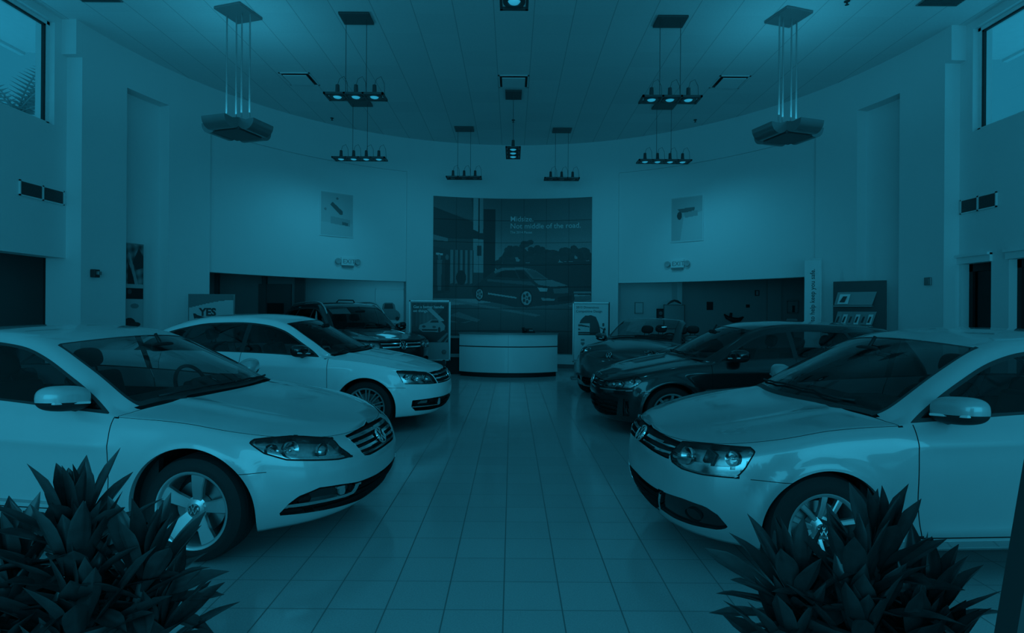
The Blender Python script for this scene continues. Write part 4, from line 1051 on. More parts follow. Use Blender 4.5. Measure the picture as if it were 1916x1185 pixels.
def car_wheel(par, p, x, y, side, style):
    R, tw, rr = p['R'], p['tw'], p['rr']
    ro = empty('wheel', (x, y, R)); ro.parent = par
    h = tw/2; M = Matrix.Rotation(0 if side > 0 else PI, 4, 'Z')
    mb = MB(); mb.lathe([(rr-.012, -h*.92), (rr+.01, -h*.98), (rr+.04, -h), (R-.035, -h*.96), (R-.012, -h*.84), (R-.002, -h*.6), (R, -h*.45), (R-.006, -h*.44), (R-.006, -h*.40), (R, -h*.39), (R+.0, -h*.04), (R-.006, -h*.03), (R-.006, h*.03), (R, h*.04), (R, h*.39), (R-.006, h*.40), (R-.006, h*.44), (R, h*.45), (R-.002, h*.6), (R-.012, h*.84), (R-.035, h*.96), (R-.05, h*.985), (R-.053, h), (rr+.035, h*1.01), (rr+.01, h*.98), (rr-.012, h*.92)], 72, axis='Y', M=M)
    mb.build('tire', 'rubber', ro, smooth=False, angle=35)
    mb = MB(); mb.lathe([(rr+.004, h*.93), (rr+.006, h*.99), (rr-.006, h*.98), (rr-.016, h*.90), (rr-.022, h*.55), (rr-.03, -h*.9), (rr, -h*.94)], 64, axis='Y', M=M)
    mb.build('rim_barrel', 'rim_silver', ro, angle=40)
    mb = MB(); d0, d1 = h*.62, h*.86
    def spoke(an, w0, w1, r0, r1, off0=0, off1=0, dep=.03):
        c, s_ = math.cos(an), math.sin(an); V = []
        for (r, w_, of, dd) in ((r0, w0, off0, d0), ((r0+r1)/2, (w0+w1)/2*.94, (off0+off1)/2, d0+(d1-d0)*.75), (r1, w1, off1, d1)):
            for (q, e) in ((-w_/2, -dep), (-w_/2, -.006), (-w_/2+.006, 0), (w_/2-.006, 0), (w_/2, -.006), (w_/2, -dep)):
                q += of; V.append((r*c-q*s_, dd+e, r*s_+q*c))
        F = [(i*6+k, i*6+(k+1) % 6, (i+1)*6+(k+1) % 6, (i+1)*6+k) for i in range(2) for k in range(6)]
        F += [tuple(range(6))[::-1], tuple(range(12, 18))]; mb.add(V, F, M)
    rl = rr-.012
    if style == 'five':
        for k in range(5): spoke(PI/2+.15+k*2*PI/5, .062, .098, .05, rl, 0, 0)
    elif style == 'ten':
        for k in range(10):
            an = PI/2+.1+k*2*PI/10
            for q in (-1, 1): spoke(an, .016, .020, .055, rl, q*.012, q*.024)
    elif style == 'twin':
        for k in range(5):
            for q in (-1, 1): spoke(PI/2+.3+k*2*PI/5, .030, .036, .05, rl, q*.024, q*.048)
    mb.lathe([(0, d0+.012), (.03, d0+.012), (.05, d0+.004), (.072, d0-.004), (.076, d0-.05), (0, d0-.06)], 32, axis='Y', M=M)
    mb.build('spokes', 'rim_silver', ro, angle=35)
    mb = MB(); mb.lathe([(0, d0-.055), (rr*.70, d0-.055), (rr*.70, d0-.08), (0, d0-.08)], 48, axis='Y', M=M); mb.build('brake_disc', 'disc_steel', ro, angle=35)
    mb = MB(); mb.lathe([(0, d0-.1), (rr-.03, d0-.1)], 32, axis='Y', M=M); mb.build('backing_plate', 'black', ro)
    if p.get('hublogo', True):
        Mz = M @ Matrix.Rotation(PI, 4, 'Z'); logo(ro, 0, -(d0+.0125), 0, .034, 'chrome', 'metal_dark', 'hub_cap_logo', Mz)
    return ro

def superell(cx, cy, cz, rx, ry, rz, e=.75, nu=28, nv=18, bend=0):
    V = []; F = []
    sg = lambda v, q: math.copysign(abs(v)**q, v)
    for i in range(nv+1):
        b = -PI/2+PI*i/nv
        for k in range(nu):
            a = 2*PI*k/nu
            x = rx*sg(math.cos(b), e)*sg(math.cos(a), e); y = ry*sg(math.cos(b), e)*sg(math.sin(a), e); z = rz*sg(math.sin(b), e)
            V.append((cx+x+bend*(y/ry)**2, cy+y, cz+z))
    for i in range(nv):
        for k in range(nu): F.append((i*nu+k, i*nu+(k+1) % nu, (i+1)*nu+(k+1) % nu, (i+1)*nu+k))
    return V, F

def build_car(p, name, label, group=None):
    root = empty(name, (0, 0, 0), 0, label, 'car', group)
    s = car_surface(p); R, Ra, xfa, WB, L, W = p['R'], p['Ra'], p['xfa'], p['WB'], p['L'], p['W']; xra = xfa+WB
    G_ = lambda q, k: q.g(k)
    low = lambda q: (q.g('s') < 1.02)
    # --- wheel arches (removed)
    for xa in (xfa, xra):
        fn = lambda q, xa=xa: np.hypot(q.g('x')-xa, (q.g('z')-R)*np.where(q.g('z') < R, .8, 1)) - Ra
        s.cuttag(fn, 'hole', mask=lambda q: (q.g('s') < .999) & (q.g('a') > .75))
    # --- side windows
    dlo = p['dlo']
    xB = p['xB']
    def side(q):
        x, z = q.g('x'), q.g('z')
        f = np.maximum(q.g('zs')+dlo['belt'] - z, z - (q.g('z4') - dlo['rail']))
        f = np.maximum(f, dlo['x0'] - x); f = np.maximum(f, x - dlo['x1'] - (q.g('zs')-z)*dlo.get('rake', .5))
        return f
    gm = lambda q: (q.g('s') > 1.0) & (q.g('s') < 2.0) & (q.g('gw') > .3)
    tw = dlo.get('trimw', .02)
    s.cut(side, gm); s.cut(lambda q: side(q)+tw, gm)
    s.tagit(side, 'window_trim', mask=gm); s.tagit(lambda q: side(q)+tw, 'glass', mask=gm)
    bp = lambda q: np.abs(q.g('x') - xB + (q.g('z')-1.0)*.08) - .03
    s.cut(bp, gm); s.tagit(bp, 'window_trim', only=('glass',), mask=gm)
    if 'xC' in p:
        bp2 = lambda q: np.abs(q.g('x') - p['xC'] + (q.g('z')-1.0)*.5) - .022
        s.cut(bp2, gm); s.tagit(bp2, 'window_trim', only=('glass',), mask=gm)
    bp3 = lambda q: np.abs(q.g('x') - p['xA'] ) - .011
    if p.get('vent', True): s.cut(bp3, gm); s.tagit(bp3, 'window_trim', only=('glass',), mask=gm)
    # --- windscreen
    xh, xr = p['xh'], p['xr']
    up = lambda q: (q.g('s') > 1.55)
    ws = lambda q: np.maximum(np.maximum(np.abs(q.g('y')) - (q.g('y4')-.045), q.g('bd')+.012-q.g('z')), q.g('gx')-xh)
    s.cut(ws, up); s.cut(lambda q: ws(q)+.016, up); s.tagit(ws, 'window_trim', mask=up); s.tagit(lambda q: ws(q)+.016, 'windshield', mask=up)
    rw = lambda q: np.maximum(np.maximum(np.abs(q.g('y')) - (q.g('y4')-.05), q.g('bd')+.03-q.g('z')), xr-q.g('gx'))
    s.cut(rw, up); s.cut(lambda q: rw(q)+.02, up); s.tagit(rw, 'window_trim', mask=lambda q: up(q) & (q.g('x') > xr-.3)); s.tagit(lambda q: rw(q)+.02, 'back_window', mask=lambda q: up(q) & (q.g('x') > xr-.3))
    # --- hood, cowl
    xc = p['xcowl']
    hd = lambda q: np.maximum((p.get('hs', 1.22)-q.g('s'))*.15, q.g('gx')-xc)
    hm = lambda q: (q.g('s') > 1.0) & (q.g('x') < 2.1) & (q.g('gw') < .999)
    s.cuttag(hd, 'hood', only=('body',), mask=lambda q: q.g('s') > .9)
    cw = lambda q: np.maximum(np.maximum(xc-q.g('gx'), q.g('z')-q.g('bd')-.014), np.abs(q.g('y'))-(q.g('y4')-.02))
    s.cuttag(cw, 'cowl', only=('body',), mask=lambda q: (q.g('s') > 1.5) & (q.g('x') < 2.2) & (q.g('x') > .9))
    s.line(hd, 'seam', .006, only=('body', 'hood'), mask=lambda q: (q.g('s') > 1.02) & (q.g('x') < 2.1) & (q.g('x') > .02))
    # --- front details in (a, z) coordinates
    fr = lambda q: (q.g('s') < 1.30) & (q.g('a') < 1.9) & (q.g('x') < 1.2)
    for det in p['front']:
        nm, poly = det['n'], det['poly']; rnd = det.get('r', 0)
        fn = lambda q, poly=poly, rnd=rnd: sdpoly(q.g('a'), q.g('z'), poly, rnd)
        mk = lambda q: (q.g('s') < det.get('smax', 1.30)) & (q.g('x') < 1.3)
        s.cut(fn, mk); 
        b = det.get('border', 0)
        if b: s.cut(lambda q: fn(q)+b, mk)
        s.tagit(fn, det.get('bn', 'seam') if b else nm, mask=mk)
        if b: s.tagit(lambda q: fn(q)+b, nm, mask=mk)
        for (z0, slope, hw, a1, sn) in det.get('slats', []):
            f3 = lambda q: np.abs(q.g('z') - z0 - slope*q.g('a')) - hw
            inn = lambda q: (fn(q) < -b*.5) & mk(q)
            s.cut(f3, lambda q: (fn(q) < .03) & mk(q)); s.tagit(f3, sn, only=(nm,), mask=inn)
        for (a0, sl, hw, sn) in det.get('bars', []):
            f3 = lambda q: np.abs(q.g('a') - a0 - sl*(q.g('z')-poly[0][1])) - hw
            s.cut(f3, lambda q: (fn(q) < .03) & mk(q)); s.tagit(f3, sn, only=(nm,), mask=mk)
    # --- panel lines
    bod = ('body',)
    xd0, xd1 = p['xd0'], p['xd1']
    dm = lambda q: (q.g('s') < 1.08) & (q.g('z') > p['zrock'])
    for fx in (lambda q: q.g('x') - xd0 - .05*np.clip((.55-q.g('z'))/.3, 0, 1)**2, lambda q: q.g('x') - xB):
        s.line(fx, 'seam', .006, only=bod, mask=dm)
    if p.get('four', True):
        fx = lambda q: np.maximum(q.g('x') - xd1, .0*q.g('x') - (np.hypot(q.g('x')-xra, q.g('z')-R)-Ra-.06))
        s.line(fx, 'seam', .006, only=bod, mask=lambda q: dm(q) & (q.g('x') > xB+.1))
    s.line(lambda q: q.g('z')-p['zrock'], 'seam', .008, only=bod, mask=lambda q: (q.g('s') < .6) & (q.g('x') > xd0) & (q.g('x') < (xd1 if p.get('four', True) else xB)+.01))
    if 'bump' in p:   # bumper / wing joint
        za, sl = p['bump']
        s.line(lambda q: q.g('z')-za-sl*(q.g('x')-xfa), 'seam', .004, only=bod, mask=lambda q: (q.g('s') < .98) & (q.g('a') > p.get('bumpa', .9)) & (q.g('x') < xfa))
    if 'strip' in p:  # bright door strip
        z0, hw, m_ = p['strip']
        f3 = lambda q: np.abs(q.g('z')-z0) - hw
        s.cuttag(f3, m_, only=('body',), mask=lambda q: (q.g('x') > xfa+Ra+.08) & (q.g('x') < xra-Ra-.06) & (q.g('s') < .9))
    # --- classify remaining body panels
    C = View(s.cent(), s.c); T = np.array(s.T, object); x, z, sv = C.g('x'), C.g('z'), C.g('s'); isb = T == 'body'
    four = p.get('four', True)
    reg = np.full(len(T), 'body', object)
    reg[:] = 'roof_panel'
    lowm = sv < 1.0
    za, sl = p.get('bump', (.6, 0))
    reg[(x < xfa) & (z < za+sl*(x-xfa)) & lowm] = 'front_bumper'
    reg[((reg != 'front_bumper') & (x < xd0) & (z < C.g('bd')+.03)) | ((x < xd0) & lowm & (reg != 'front_bumper'))] = 'fender'
    reg[(reg == 'fender') & (C.g('a') < .75) & lowm] = 'front_bumper'
    dl = (sv < 1.04) & (z > p['zrock'])
    reg[dl & (x > xd0) & (x < xB)] = 'front_door'
    if four: reg[dl & (x > xB) & (x < xd1) & ~((np.hypot(x-xra, z-R) < Ra+.06))] = 'rear_door'
    reg[lowm & (z <= p['zrock']) & (x > xd0)] = 'rocker_sill'
    xq = xd1 if four else xB
    reg[(sv < 1.04) & (z > p['zrock']) & (x > xq-.3) & (reg != 'rear_door') & (reg != 'front_door')] = 'quarter_panel'
    reg[(sv >= 1.04) & (x > xr) & (z < C.g('bd')+.05) ] = 'trunk_lid'
    T[isb] = reg[isb]; s.T = list(T)
    if p.get('open'):    # convertible: no roof behind the windscreen frame
        C = View(s.cent(), s.c); x, sv, gx = C.g('x'), C.g('s'), C.g('gx')
        T = np.array(s.T, object)
        rem = ((sv > 1.02) & (x < 3.35) & (gx > p['xh']+.07) & (x > 1.5)) | ((sv > 1.02) & (C.g('z') > C.g('bd')+.02) & (x > 1.75) & (gx > p['xh']+.07)) | (T == 'glass') | ((sv > 1.03) & (sv < 1.8) & (x > 1.9) & (x < 3.35)) | (T == 'back_window')
        T[rem] = 'hole'; s.T = list(T)
    # --- emit parts
    mats = dict(seam='seam', window_trim='bracket_black', glass=p.get('glassmat', 'car_glass'), windshield='car_glass', back_window='car_glass_dark', cowl='black',
                grille='black', slat='chrome', mesh_slat='black_gloss', intake='black', headlight='lens_glass', fog='black_gloss', fog_light='lens_glass', chrome='chrome', lens='lens_glass', number_plate='white_card', bar='metal_pale', black_trim='black_gloss', badge_base='black')
    if 'matover' in p: mats.update(p['matover'])
    names = dict(seam='panel_seams', glass='side_window', slat='grille_slats', mesh_slat='intake_slats', cowl='cowl_panel', fog='fog_surround', chrome='chrome_trim', bar='bright_bar', intake='lower_intake', grille='grille_opening', black_trim='black_trim')
    off = dict(seam=-.004, window_trim=-.001, glass=-.004, windshield=-.003, back_window=-.003, cowl=-.02, grille=-.035, slat=.003, mesh_slat=-.012, intake=-.05, fog=-.02, headlight=.001, chrome=.004, fog_light=-.008, bar=.004, black_trim=.0)
    byt = {}
    for i, t in enumerate(s.T):
        if t != 'hole': byt.setdefault(t, []).append(i)
    A = s.A; sided = ('glass', 'fender', 'front_door', 'rear_door', 'rocker_sill', 'quarter_panel', 'headlight', 'fog', 'fog_light')
    skirts = ('headlight', 'grille', 'intake', 'fog', 'slat', 'mesh_slat', 'bar', 'chrome', 'cowl')
    def comps(idx):
        par_ = {}
        def find(a):
            while par_[a] != a: par_[a] = par_[par_[a]]; a = par_[a]
            return a
        ed = {}
        for i in idx:
            par_[i] = i; f = s.F[i]
            for a, b in zip(f, f[1:]+f[:1]):
                e = (a, b) if a < b else (b, a)
                if e in ed: par_[find(i)] = find(ed[e])
                else: ed[e] = i
        g = {}
        for i in idx: g.setdefault(find(i), []).append(i)
        L_ = sorted(g.values(), key=len, reverse=True); out = [L_[0]]
        for q in L_[1:]:
            if len(q) > 2: out.append(q)
        return out
    def emit(nm, idx, m, o, sides, skirt=0, parent=root):
        """faces idx offset by o along the normals; sides: (1,), (-1,) or both merged"""
        fs = [s.F[i] for i in idx]; used = sorted(set(k for f in fs for k in f)); mp = {k: n for n, k in enumerate(used)}
        Pn = A[used, 0:3]; Nn = A[used, 3:6]; Nn = Nn/np.maximum(np.linalg.norm(Nn, axis=1, keepdims=True), 1e-9)
        V = Pn + Nn*o; F = [tuple(mp[k] for k in f) for f in fs]; NN = [Nn]; VV = [V]; nV = len(V)
        if skirt:
            ec = {}
            for f in F:
                for a, b in zip(f, f[1:]+f[:1]): ec[(a, b)] = 1
            rim = [(a, b) for (a, b) in ec if (b, a) not in ec and not (abs(V[a, 1]) < 1e-5 and abs(V[b, 1]) < 1e-5)]
            vs = sorted(set(k for e in rim for k in e)); m2 = {k: nV+i for i, k in enumerate(vs)}; m3 = {k: nV+len(vs)+i for i, k in enumerate(vs)}
            V1 = V[vs]; V2 = V[vs] - Nn[vs]*skirt; 
            sn = np.zeros((len(vs), 3)); ix = {k: i for i, k in enumerate(vs)}
            for a, b in rim:
                e = V[b]-V[a]; q = np.cross(e, Nn[a]); sn[ix[a]] += q; sn[ix[b]] += q
            sn /= np.maximum(np.linalg.norm(sn, axis=1, keepdims=True), 1e-9)
            F += [(m2[b], m2[a], m3[a], m3[b]) for a, b in rim]; VV += [V1, V2]; NN += [sn, sn]
        V = np.vstack(VV); Nn = np.vstack(NN); outV = []; outF = []; outN = []
        for sd in sides:
            n0 = sum(len(q) for q in outV); outV.append(V*[1, sd, 1]); outN.append(Nn*[1, sd, 1])
            outF += [tuple(k+n0 for k in (f if sd > 0 else f[::-1])) for f in F]
        me = D.meshes.new(nm); me.from_pydata(np.vstack(outV).tolist(), [], outF)
        me.materials.append(MAT[m]); me.polygons.foreach_set('use_smooth', [True]*len(outF))
        me.normals_split_custom_set_from_vertices(np.vstack(outN).tolist())
        o_ = link(nm, me, parent)
        return o_
    paintm = p['paint']
    jobs = []
    for t, idx in byt.items():
        for q in (comps(idx) if t not in ('seam', 'window_trim', 'headlight', 'cowl') else [idx]): jobs.append((t, q))
    for t, idx in jobs:
        m = mats.get(t, paintm); nm = names.get(t, t); o = off.get(t, 0.0); sk = p.get('skirt', {}).get(t, .03 if t in ('slat', 'mesh_slat', 'bar', 'chrome') else 0)
        if t in ('grille', 'intake', 'fog', 'cowl'):
            centre = min(abs(A[k, 1]) for i in idx for k in s.F[i]) < 1e-4
            for sides in (((1, -1),) if centre else ((1,), (-1,))):
                base = emit(nm, idx, m, o, sides)
                w_ = emit(nm + '_rim', idx, 'black', 0, sides, -o, parent=base)
                bm = bmesh.new(); bm.from_mesh(w_.data); bm.faces.ensure_lookup_table(); n = len(idx)
                tot = len(bm.faces)//len(sides); dele = [f for f in bm.faces if (f.index % tot) < n]; bmesh.ops.delete(bm, geom=dele, context='FACES')
                bm.to_mesh(w_.data); bm.free()
            continue
        if t == 'headlight':
            for sd in (1, -1):
                hl = emit('headlight', idx, p.get('hlbase', 'lamp_grey'), -p.get('hldepth', .045), (sd,))
                emit('lens', idx, 'lens_glass', .001, (sd,), parent=hl)
                w_ = emit('lamp_edge', idx, 'lamp_dark', 0, (sd,), p.get('hldepth', .045), parent=hl)
                bm = bmesh.new(); bm.from_mesh(w_.data); bm.faces.ensure_lookup_table(); dele = [f for f in bm.faces if f.index < len(idx)]
                bmesh.ops.delete(bm, geom=dele, context='FACES'); bm.to_mesh(w_.data); bm.free()
                # reflectors set inside the lamp
                Aq = np.vstack([A[list(s.F[i])].mean(0) for i in idx])
                for k, (ha, hz, hr, hm) in enumerate(p['lamps']):
                    j = np.argmin((Aq[:, s.c['a']]-ha)**2+(Aq[:, s.c['z']]-hz)**2); c = Aq[j, :3]; n = Aq[j, 3:6]; n = n/np.linalg.norm(n)
                    n2 = Vector((n[0]-.4, n[1]*.7, n[2]*.3)).normalized(); c = Vector(c) - Vector(n)*.040; c.y *= sd; n2.y *= sd
                    M = Matrix.Translation(c) @ Vector((0, 0, 1)).rotation_difference(n2).to_matrix().to_4x4()
                    mb = MB()
                    if hm == 'bowl': mb.lathe([(0, -.01), (hr*.4, -.006), (hr*.75, .01), (hr, .03), (hr*1.08, .032), (hr*1.1, .0)], 28, M=M); mb.lathe([(0, .028), (hr*.22, .022), (hr*.26, -.01)], 16, M=M)
                    elif hm == 'proj': mb.lathe([(0, .034), (hr*.5, .030), (hr*.82, .016), (hr*.9, .0), (hr*1.1, .018), (hr*1.15, .0)], 28, M=M)
                    else: mb.box(-hr, hr, -hr*.8, hr*.8, -.01, .018, M=M, bev=.006)
                    mb.build('lamp_reflector', 'lamp_dark' if hm == 'dark' else 'reflector', hl, angle=50)
                # chrome floor strip
                if 'ledge' in p:
                    poly = p['ledge']; sel = [i for i, q in zip(idx, Aq) if sdpoly(np.array([q[s.c['a']]]), np.array([q[2]]), poly)[0] < 0]
                    if sel: emit('bezel', sel, 'reflector', -.022, (sd,), parent=hl)
            continue
        centre = min(abs(A[k, 1]) for i in idx for k in s.F[i]) < 1e-4
        if t in sided or (not centre and t not in ('seam', 'window_trim')):
            for sd in (1, -1): emit(nm, idx, m, o, (sd,), sk)
        else: emit(nm, idx, m, o, (1, -1), sk)
    # arch lips and wheel wells
    for xa in (xfa, xra):
        pts = [i for i in range(len(A)) if abs(np.hypot(A[i, 0]-xa, (A[i, 2]-R)*(.8 if A[i, 2] < R else 1)) - Ra) < 4e-4 and A[i, 6] < 1.0 and A[i, 7] > .5]
        if len(pts) < 5: continue
        ang = sorted((math.atan2(A[i, 2]-R, A[i, 0]-xa) % (2*PI) if A[i, 2]-R > -.3*1 and not (A[i, 2] < R and A[i, 0] > xa) else math.atan2(A[i, 2]-R, A[i, 0]-xa), i) for i in pts)
        for sd in (1, -1):
            V = []; prev = None
            for an, i in ang:
                q = A[i, :3]*[1, sd, 1]
                V += [tuple(q), (q[0], q[1]-sd*.035, q[2]), (q[0], sd*.42, q[2])]
            n = len(ang); F1 = [(i*3, i*3+1, i*3+4, i*3+3) for i in range(n-1)]; F2 = [(i*3+1, i*3+2, i*3+5, i*3+4) for i in range(n-1)]
            mesh('arch_lip', V, F1, paintm, root, smooth=True)
            well = mesh('wheel_well', V, F2, 'black', root)
            mb = MB(); mb.lathe([(0, sd*.42), (Ra+.02, sd*.42)], 24, axis='Y', M=Matrix.Translation((xa, 0, R))); mb.V = [(a, b, max(c, .17)) for a, b, c in mb.V]; mb.build('well_wall', 'black', root)
    for xa, st in ((xfa, p['wheel']), (xra, p['wheel'])):
        for sd in (1, -1): car_wheel(root, p, xa, sd*(W-p['tw']/2-p.get('inset', .03)), sd, st)
    # underbody
    mb = MB(); mb.box(xfa+Ra-.02, xra-Ra+.02, -W+.12, W-.12, .19, .24); mb.box(.45, L-.45, -.42, .42, .25, .29); mb.build('underbody', 'black', root)
    # badge
    if 'badge' in p:
        bz, br, bx_ = p['badge']; j = np.argmin((A[:, 7])**2*4+(A[:, 2]-bz)**2 + (A[:, 6] > 1.3)*9); c = A[j]
        tilt = math.atan2(c[5], -c[3]) if c[3] < 0 else 0
        M = Matrix.Translation((c[0]-bx_, 0, bz)) @ Matrix.Rotation(tilt*.8, 4, 'Y') @ Matrix.Rotation(-PI/2, 4, 'Z')
        logo(root, 0, -.0, 0, br, 'chrome', 'black', 'badge', M)
    # mirrors
    mx, my, mz = p['mirror']
    for sd in (1, -1):
        rx, ry, rz = p.get('mirsize', (.085, .13, .078))
        V, F = superell(mx, sd*(my+.10), mz, rx, ry, rz, .72); V = [(a + .22*abs(abs(b)-my), b, c+.10*(abs(b)-my)) for a, b, c in V]
        zc = mz + .0
        top = MB(); bot = MB()
        tf = [f for f in F if sum(V[k][2] for k in f)/4 > zc-.014+.10*(sum(abs(V[k][1]) for k in f)/4-my)]; bf = [f for f in F if f not in set(tf)]
        mr = mesh('door_mirror', V, tf, paintm if not p.get('mirdark') else 'black_gloss', root, smooth=True); mesh('mirror_lower_shell', V, bf, 'black', mr, smooth=True)
        mb = MB(); mb.tube([(mx+.03, sd*(my-.07), mz-.075), (mx+.03, sd*(my+.0), mz-.055), (mx+.03, sd*(my+.06), mz-.04)], .03, 8, rs=[.045, .033, .03]); mb.build('mirror_arm', 'black', mr, smooth=True)
        mb = MB(); mb.box(mx-rx*.98, mx-rx*.5, sd*(my+.02) if sd > 0 else sd*(my+.21), sd*(my+.21) if sd > 0 else sd*(my+.02), mz-.033, mz-.018, bev=.004); 
        mb.V = [(a+.32*abs(abs(b)-my)-.01, b, c+.10*(abs(b)-my)) for a, b, c in mb.V]; mb.build('turn_signal', 'white_card', mr)
    # cabin
    xw = p['xcowl']; zt = p['zseat']; fl = .22
    mb = MB(); mb.add(*bevbox(xw+.25, xw+.68, -W+.17, W-.17, .62, p['zdash'], .06)); mb.add([(xw+.02, -W+.25, p['zdash']-.06), (xw+.35, -W+.2, p['zdash']-.02), (xw+.35, W-.2, p['zdash']-.02), (xw+.02, W-.25, p['zdash']-.06)], [(0, 1, 2, 3)])
    mb.add(*bevbox(xw+.33, xw+.62, -.58, -.18, p['zdash']-.08, p['zdash']+.055, .04))
    mb.build('dashboard', 'cabin_trim', root, angle=40)
    sm = p.get('seatm', 'seat_dark')
    def seat(x, y, w_, hr=True, rear=False):
        mb = MB(); mb.add(*bevbox(x-.48, x+.05, y-w_/2, y+w_/2, .38, .56, .06))
        Mx = Matrix.Translation((x, y, .5)) @ Matrix.Rotation(math.radians(18), 4, 'Y')
        mb.add(*bevbox(-.07, .07, -w_/2, w_/2, -.05, zt-.5, .055), Mx); st = mb.build('seat', sm, root, angle=50)
        for hy in ((0,) if not rear else (-.36, .36)):
            mb = MB(); V, F = superell(.0, hy, zt-.5+.13, .05, .13, .085, .7); mb.add(V, F, Mx); mb.tube([Mx @ Vector((0, hy-.05, zt-.55)), Mx @ Vector((0, hy-.05, zt-.4))], .008, 6); mb.tube([Mx @ Vector((0, hy+.05, zt-.55)), Mx @ Vector((0, hy+.05, zt-.4))], .008, 6)
            mb.build('headrest', sm, st, smooth=True)
    for y in (-.37, .37): seat(p['xseat'], y, .5)
    seat(p['xrear'], 0, 1.22, rear=True)
    mb = MB(); Mx = Matrix.Translation((xw+.72, -.37, p['zdash']-.04)) @ Matrix.Rotation(math.radians(-68), 4, 'Y')
    V = []; F = []; nn, mm = 36, 8
    for i in range(nn):
        a = 2*PI*i/nn
        for k in range(mm):
            b = 2*PI*k/mm; r = .185+.015*math.cos(b); V.append((r*math.cos(a), r*math.sin(a), .015*math.sin(b)))
    for i in range(nn):
        for k in range(mm): F.append((i*mm+k, ((i+1) % nn)*mm+k, ((i+1) % nn)*mm+(k+1) % mm, i*mm+(k+1) % mm))
    mb.add(V, F, Mx); mb.box(-.02, .02, -.18, .18, -.01, .01, Mx); mb.box(-.18, 0, -.02, .02, -.01, .01, Mx); mb.lathe([(0, .025), (.05, .02), (.06, -.04)], 16, M=Mx); mb.tube([Mx @ Vector((0, 0, -.02)), Mx @ Vector((0, 0, -.3))], .03, 8)
    mb.build('steering_wheel', 'cabin_dark', root, angle=50)
    mb = MB(); mb.box(xw+.1, p['xrear']+.35, -W+.11, W-.11, fl, fl+.03); mb.box(p['xrear']+.3, p['xrear']+.33, -W+.14, W-.14, fl, zt-.18)
    for sd in (-1, 1): mb.box(xw+.05, p['xrear']+.5, min(sd*(W-.09), sd*(W-.13)), max(sd*(W-.09), sd*(W-.13)), fl, p['zdash']-.12)
    mb.build('cabin_floor', 'cabin_dark', root)
    if not p.get('open'):
        mb = MB(); V, F = superell(p['xh']-.18, 0, p['zmir'], .02, .12, .035, .6); mb.add(V, F); mb.tube([(p['xh']-.18, 0, p['zmir']), (p['xh']-.12, 0, p['zmir']+.1)], .012, 6); mb.build('rear_view_mirror', 'black', root, smooth=True)
    vwA = View(A, s.c)
    def near(x, y, smin=1.5):
        d_ = (A[:, 0]-x)**2+(A[:, 1]-abs(y))**2+(A[:, 6] < smin)*9; k = np.argmin(d_); return A[k]
    if p.get('rails'):
        for sd in (1, -1):
            pts = []
            for k in range(15):
                xk = 1.95+2.1*k/14; c_ = near(xk, float(np.interp(xk, A[:, 0][np.argsort(A[:, 0])], A[:, s.c['y4']][np.argsort(A[:, 0])]))*.97); e_ = .045*min(1, min(k, 14-k)/1.5)
                pts.append((c_[0], sd*c_[1], c_[2]+e_))
            mb = MB(); mb.tube(pts, .018, 8); mb.build('roof_rail', 'metal_pale', root, smooth=True)
        mb = MB(); c_ = near(2.5, .0); mb.tube([(2.5, -.22, c_[2]-.005), (2.48, -.18, c_[2]+.05), (2.48, .18, c_[2]+.05), (2.5, .22, c_[2]-.005)], .014, 8); mb.build('roof_handle', 'black', root, smooth=True)
    if p.get('sheet'):
        q = []
        for (xx, yy) in p['sheet']:
            c_ = near(xx, yy, 1.8); q.append((c_[0]+.012, c_[1], c_[2]-.016))
        mb = MB(); mb.add(q, [(0, 1, 2, 3)]); mb.build('windshield_sheet', 'white_card', root)
    # wipers
    for (y0, y1) in p.get('wipers', ((-.55, .05), (.0, .62))):
        mb = MB(); pts = []
        vw = View(A, s.c); m_ = np.nonzero((A[:, 6] > 1.6) & (A[:, s.c['gx']] > xc-.02) & (A[:, 0] < xh+.2))[0]
        for k in range(7):
            yk = y0+(y1-y0)*k/6; gxk = xc+.05+.05*k/6*0
            Am = A[m_]; sc = (Am[:, 1]-abs(yk))**2+(Am[:, s.c['gx']]-gxk-.02)**2; c = Am[np.argmin(sc)]
            pts.append((c[0]-.004, yk, c[2]+.012))
        mb.tube(pts, .008, 6); mb.build('wiper', 'black', root, smooth=True)
    return root, s

BASE = dict(wf=[(0, .935), (.06, .955), (.2, .975), (.42, .99), (.68, 1.0), (.86, .990), (.94, .975), (1, .945)],
            flare=.022, smooth=4, zrock=.30)
def par(**k): d = dict(BASE); d.update(k); return d

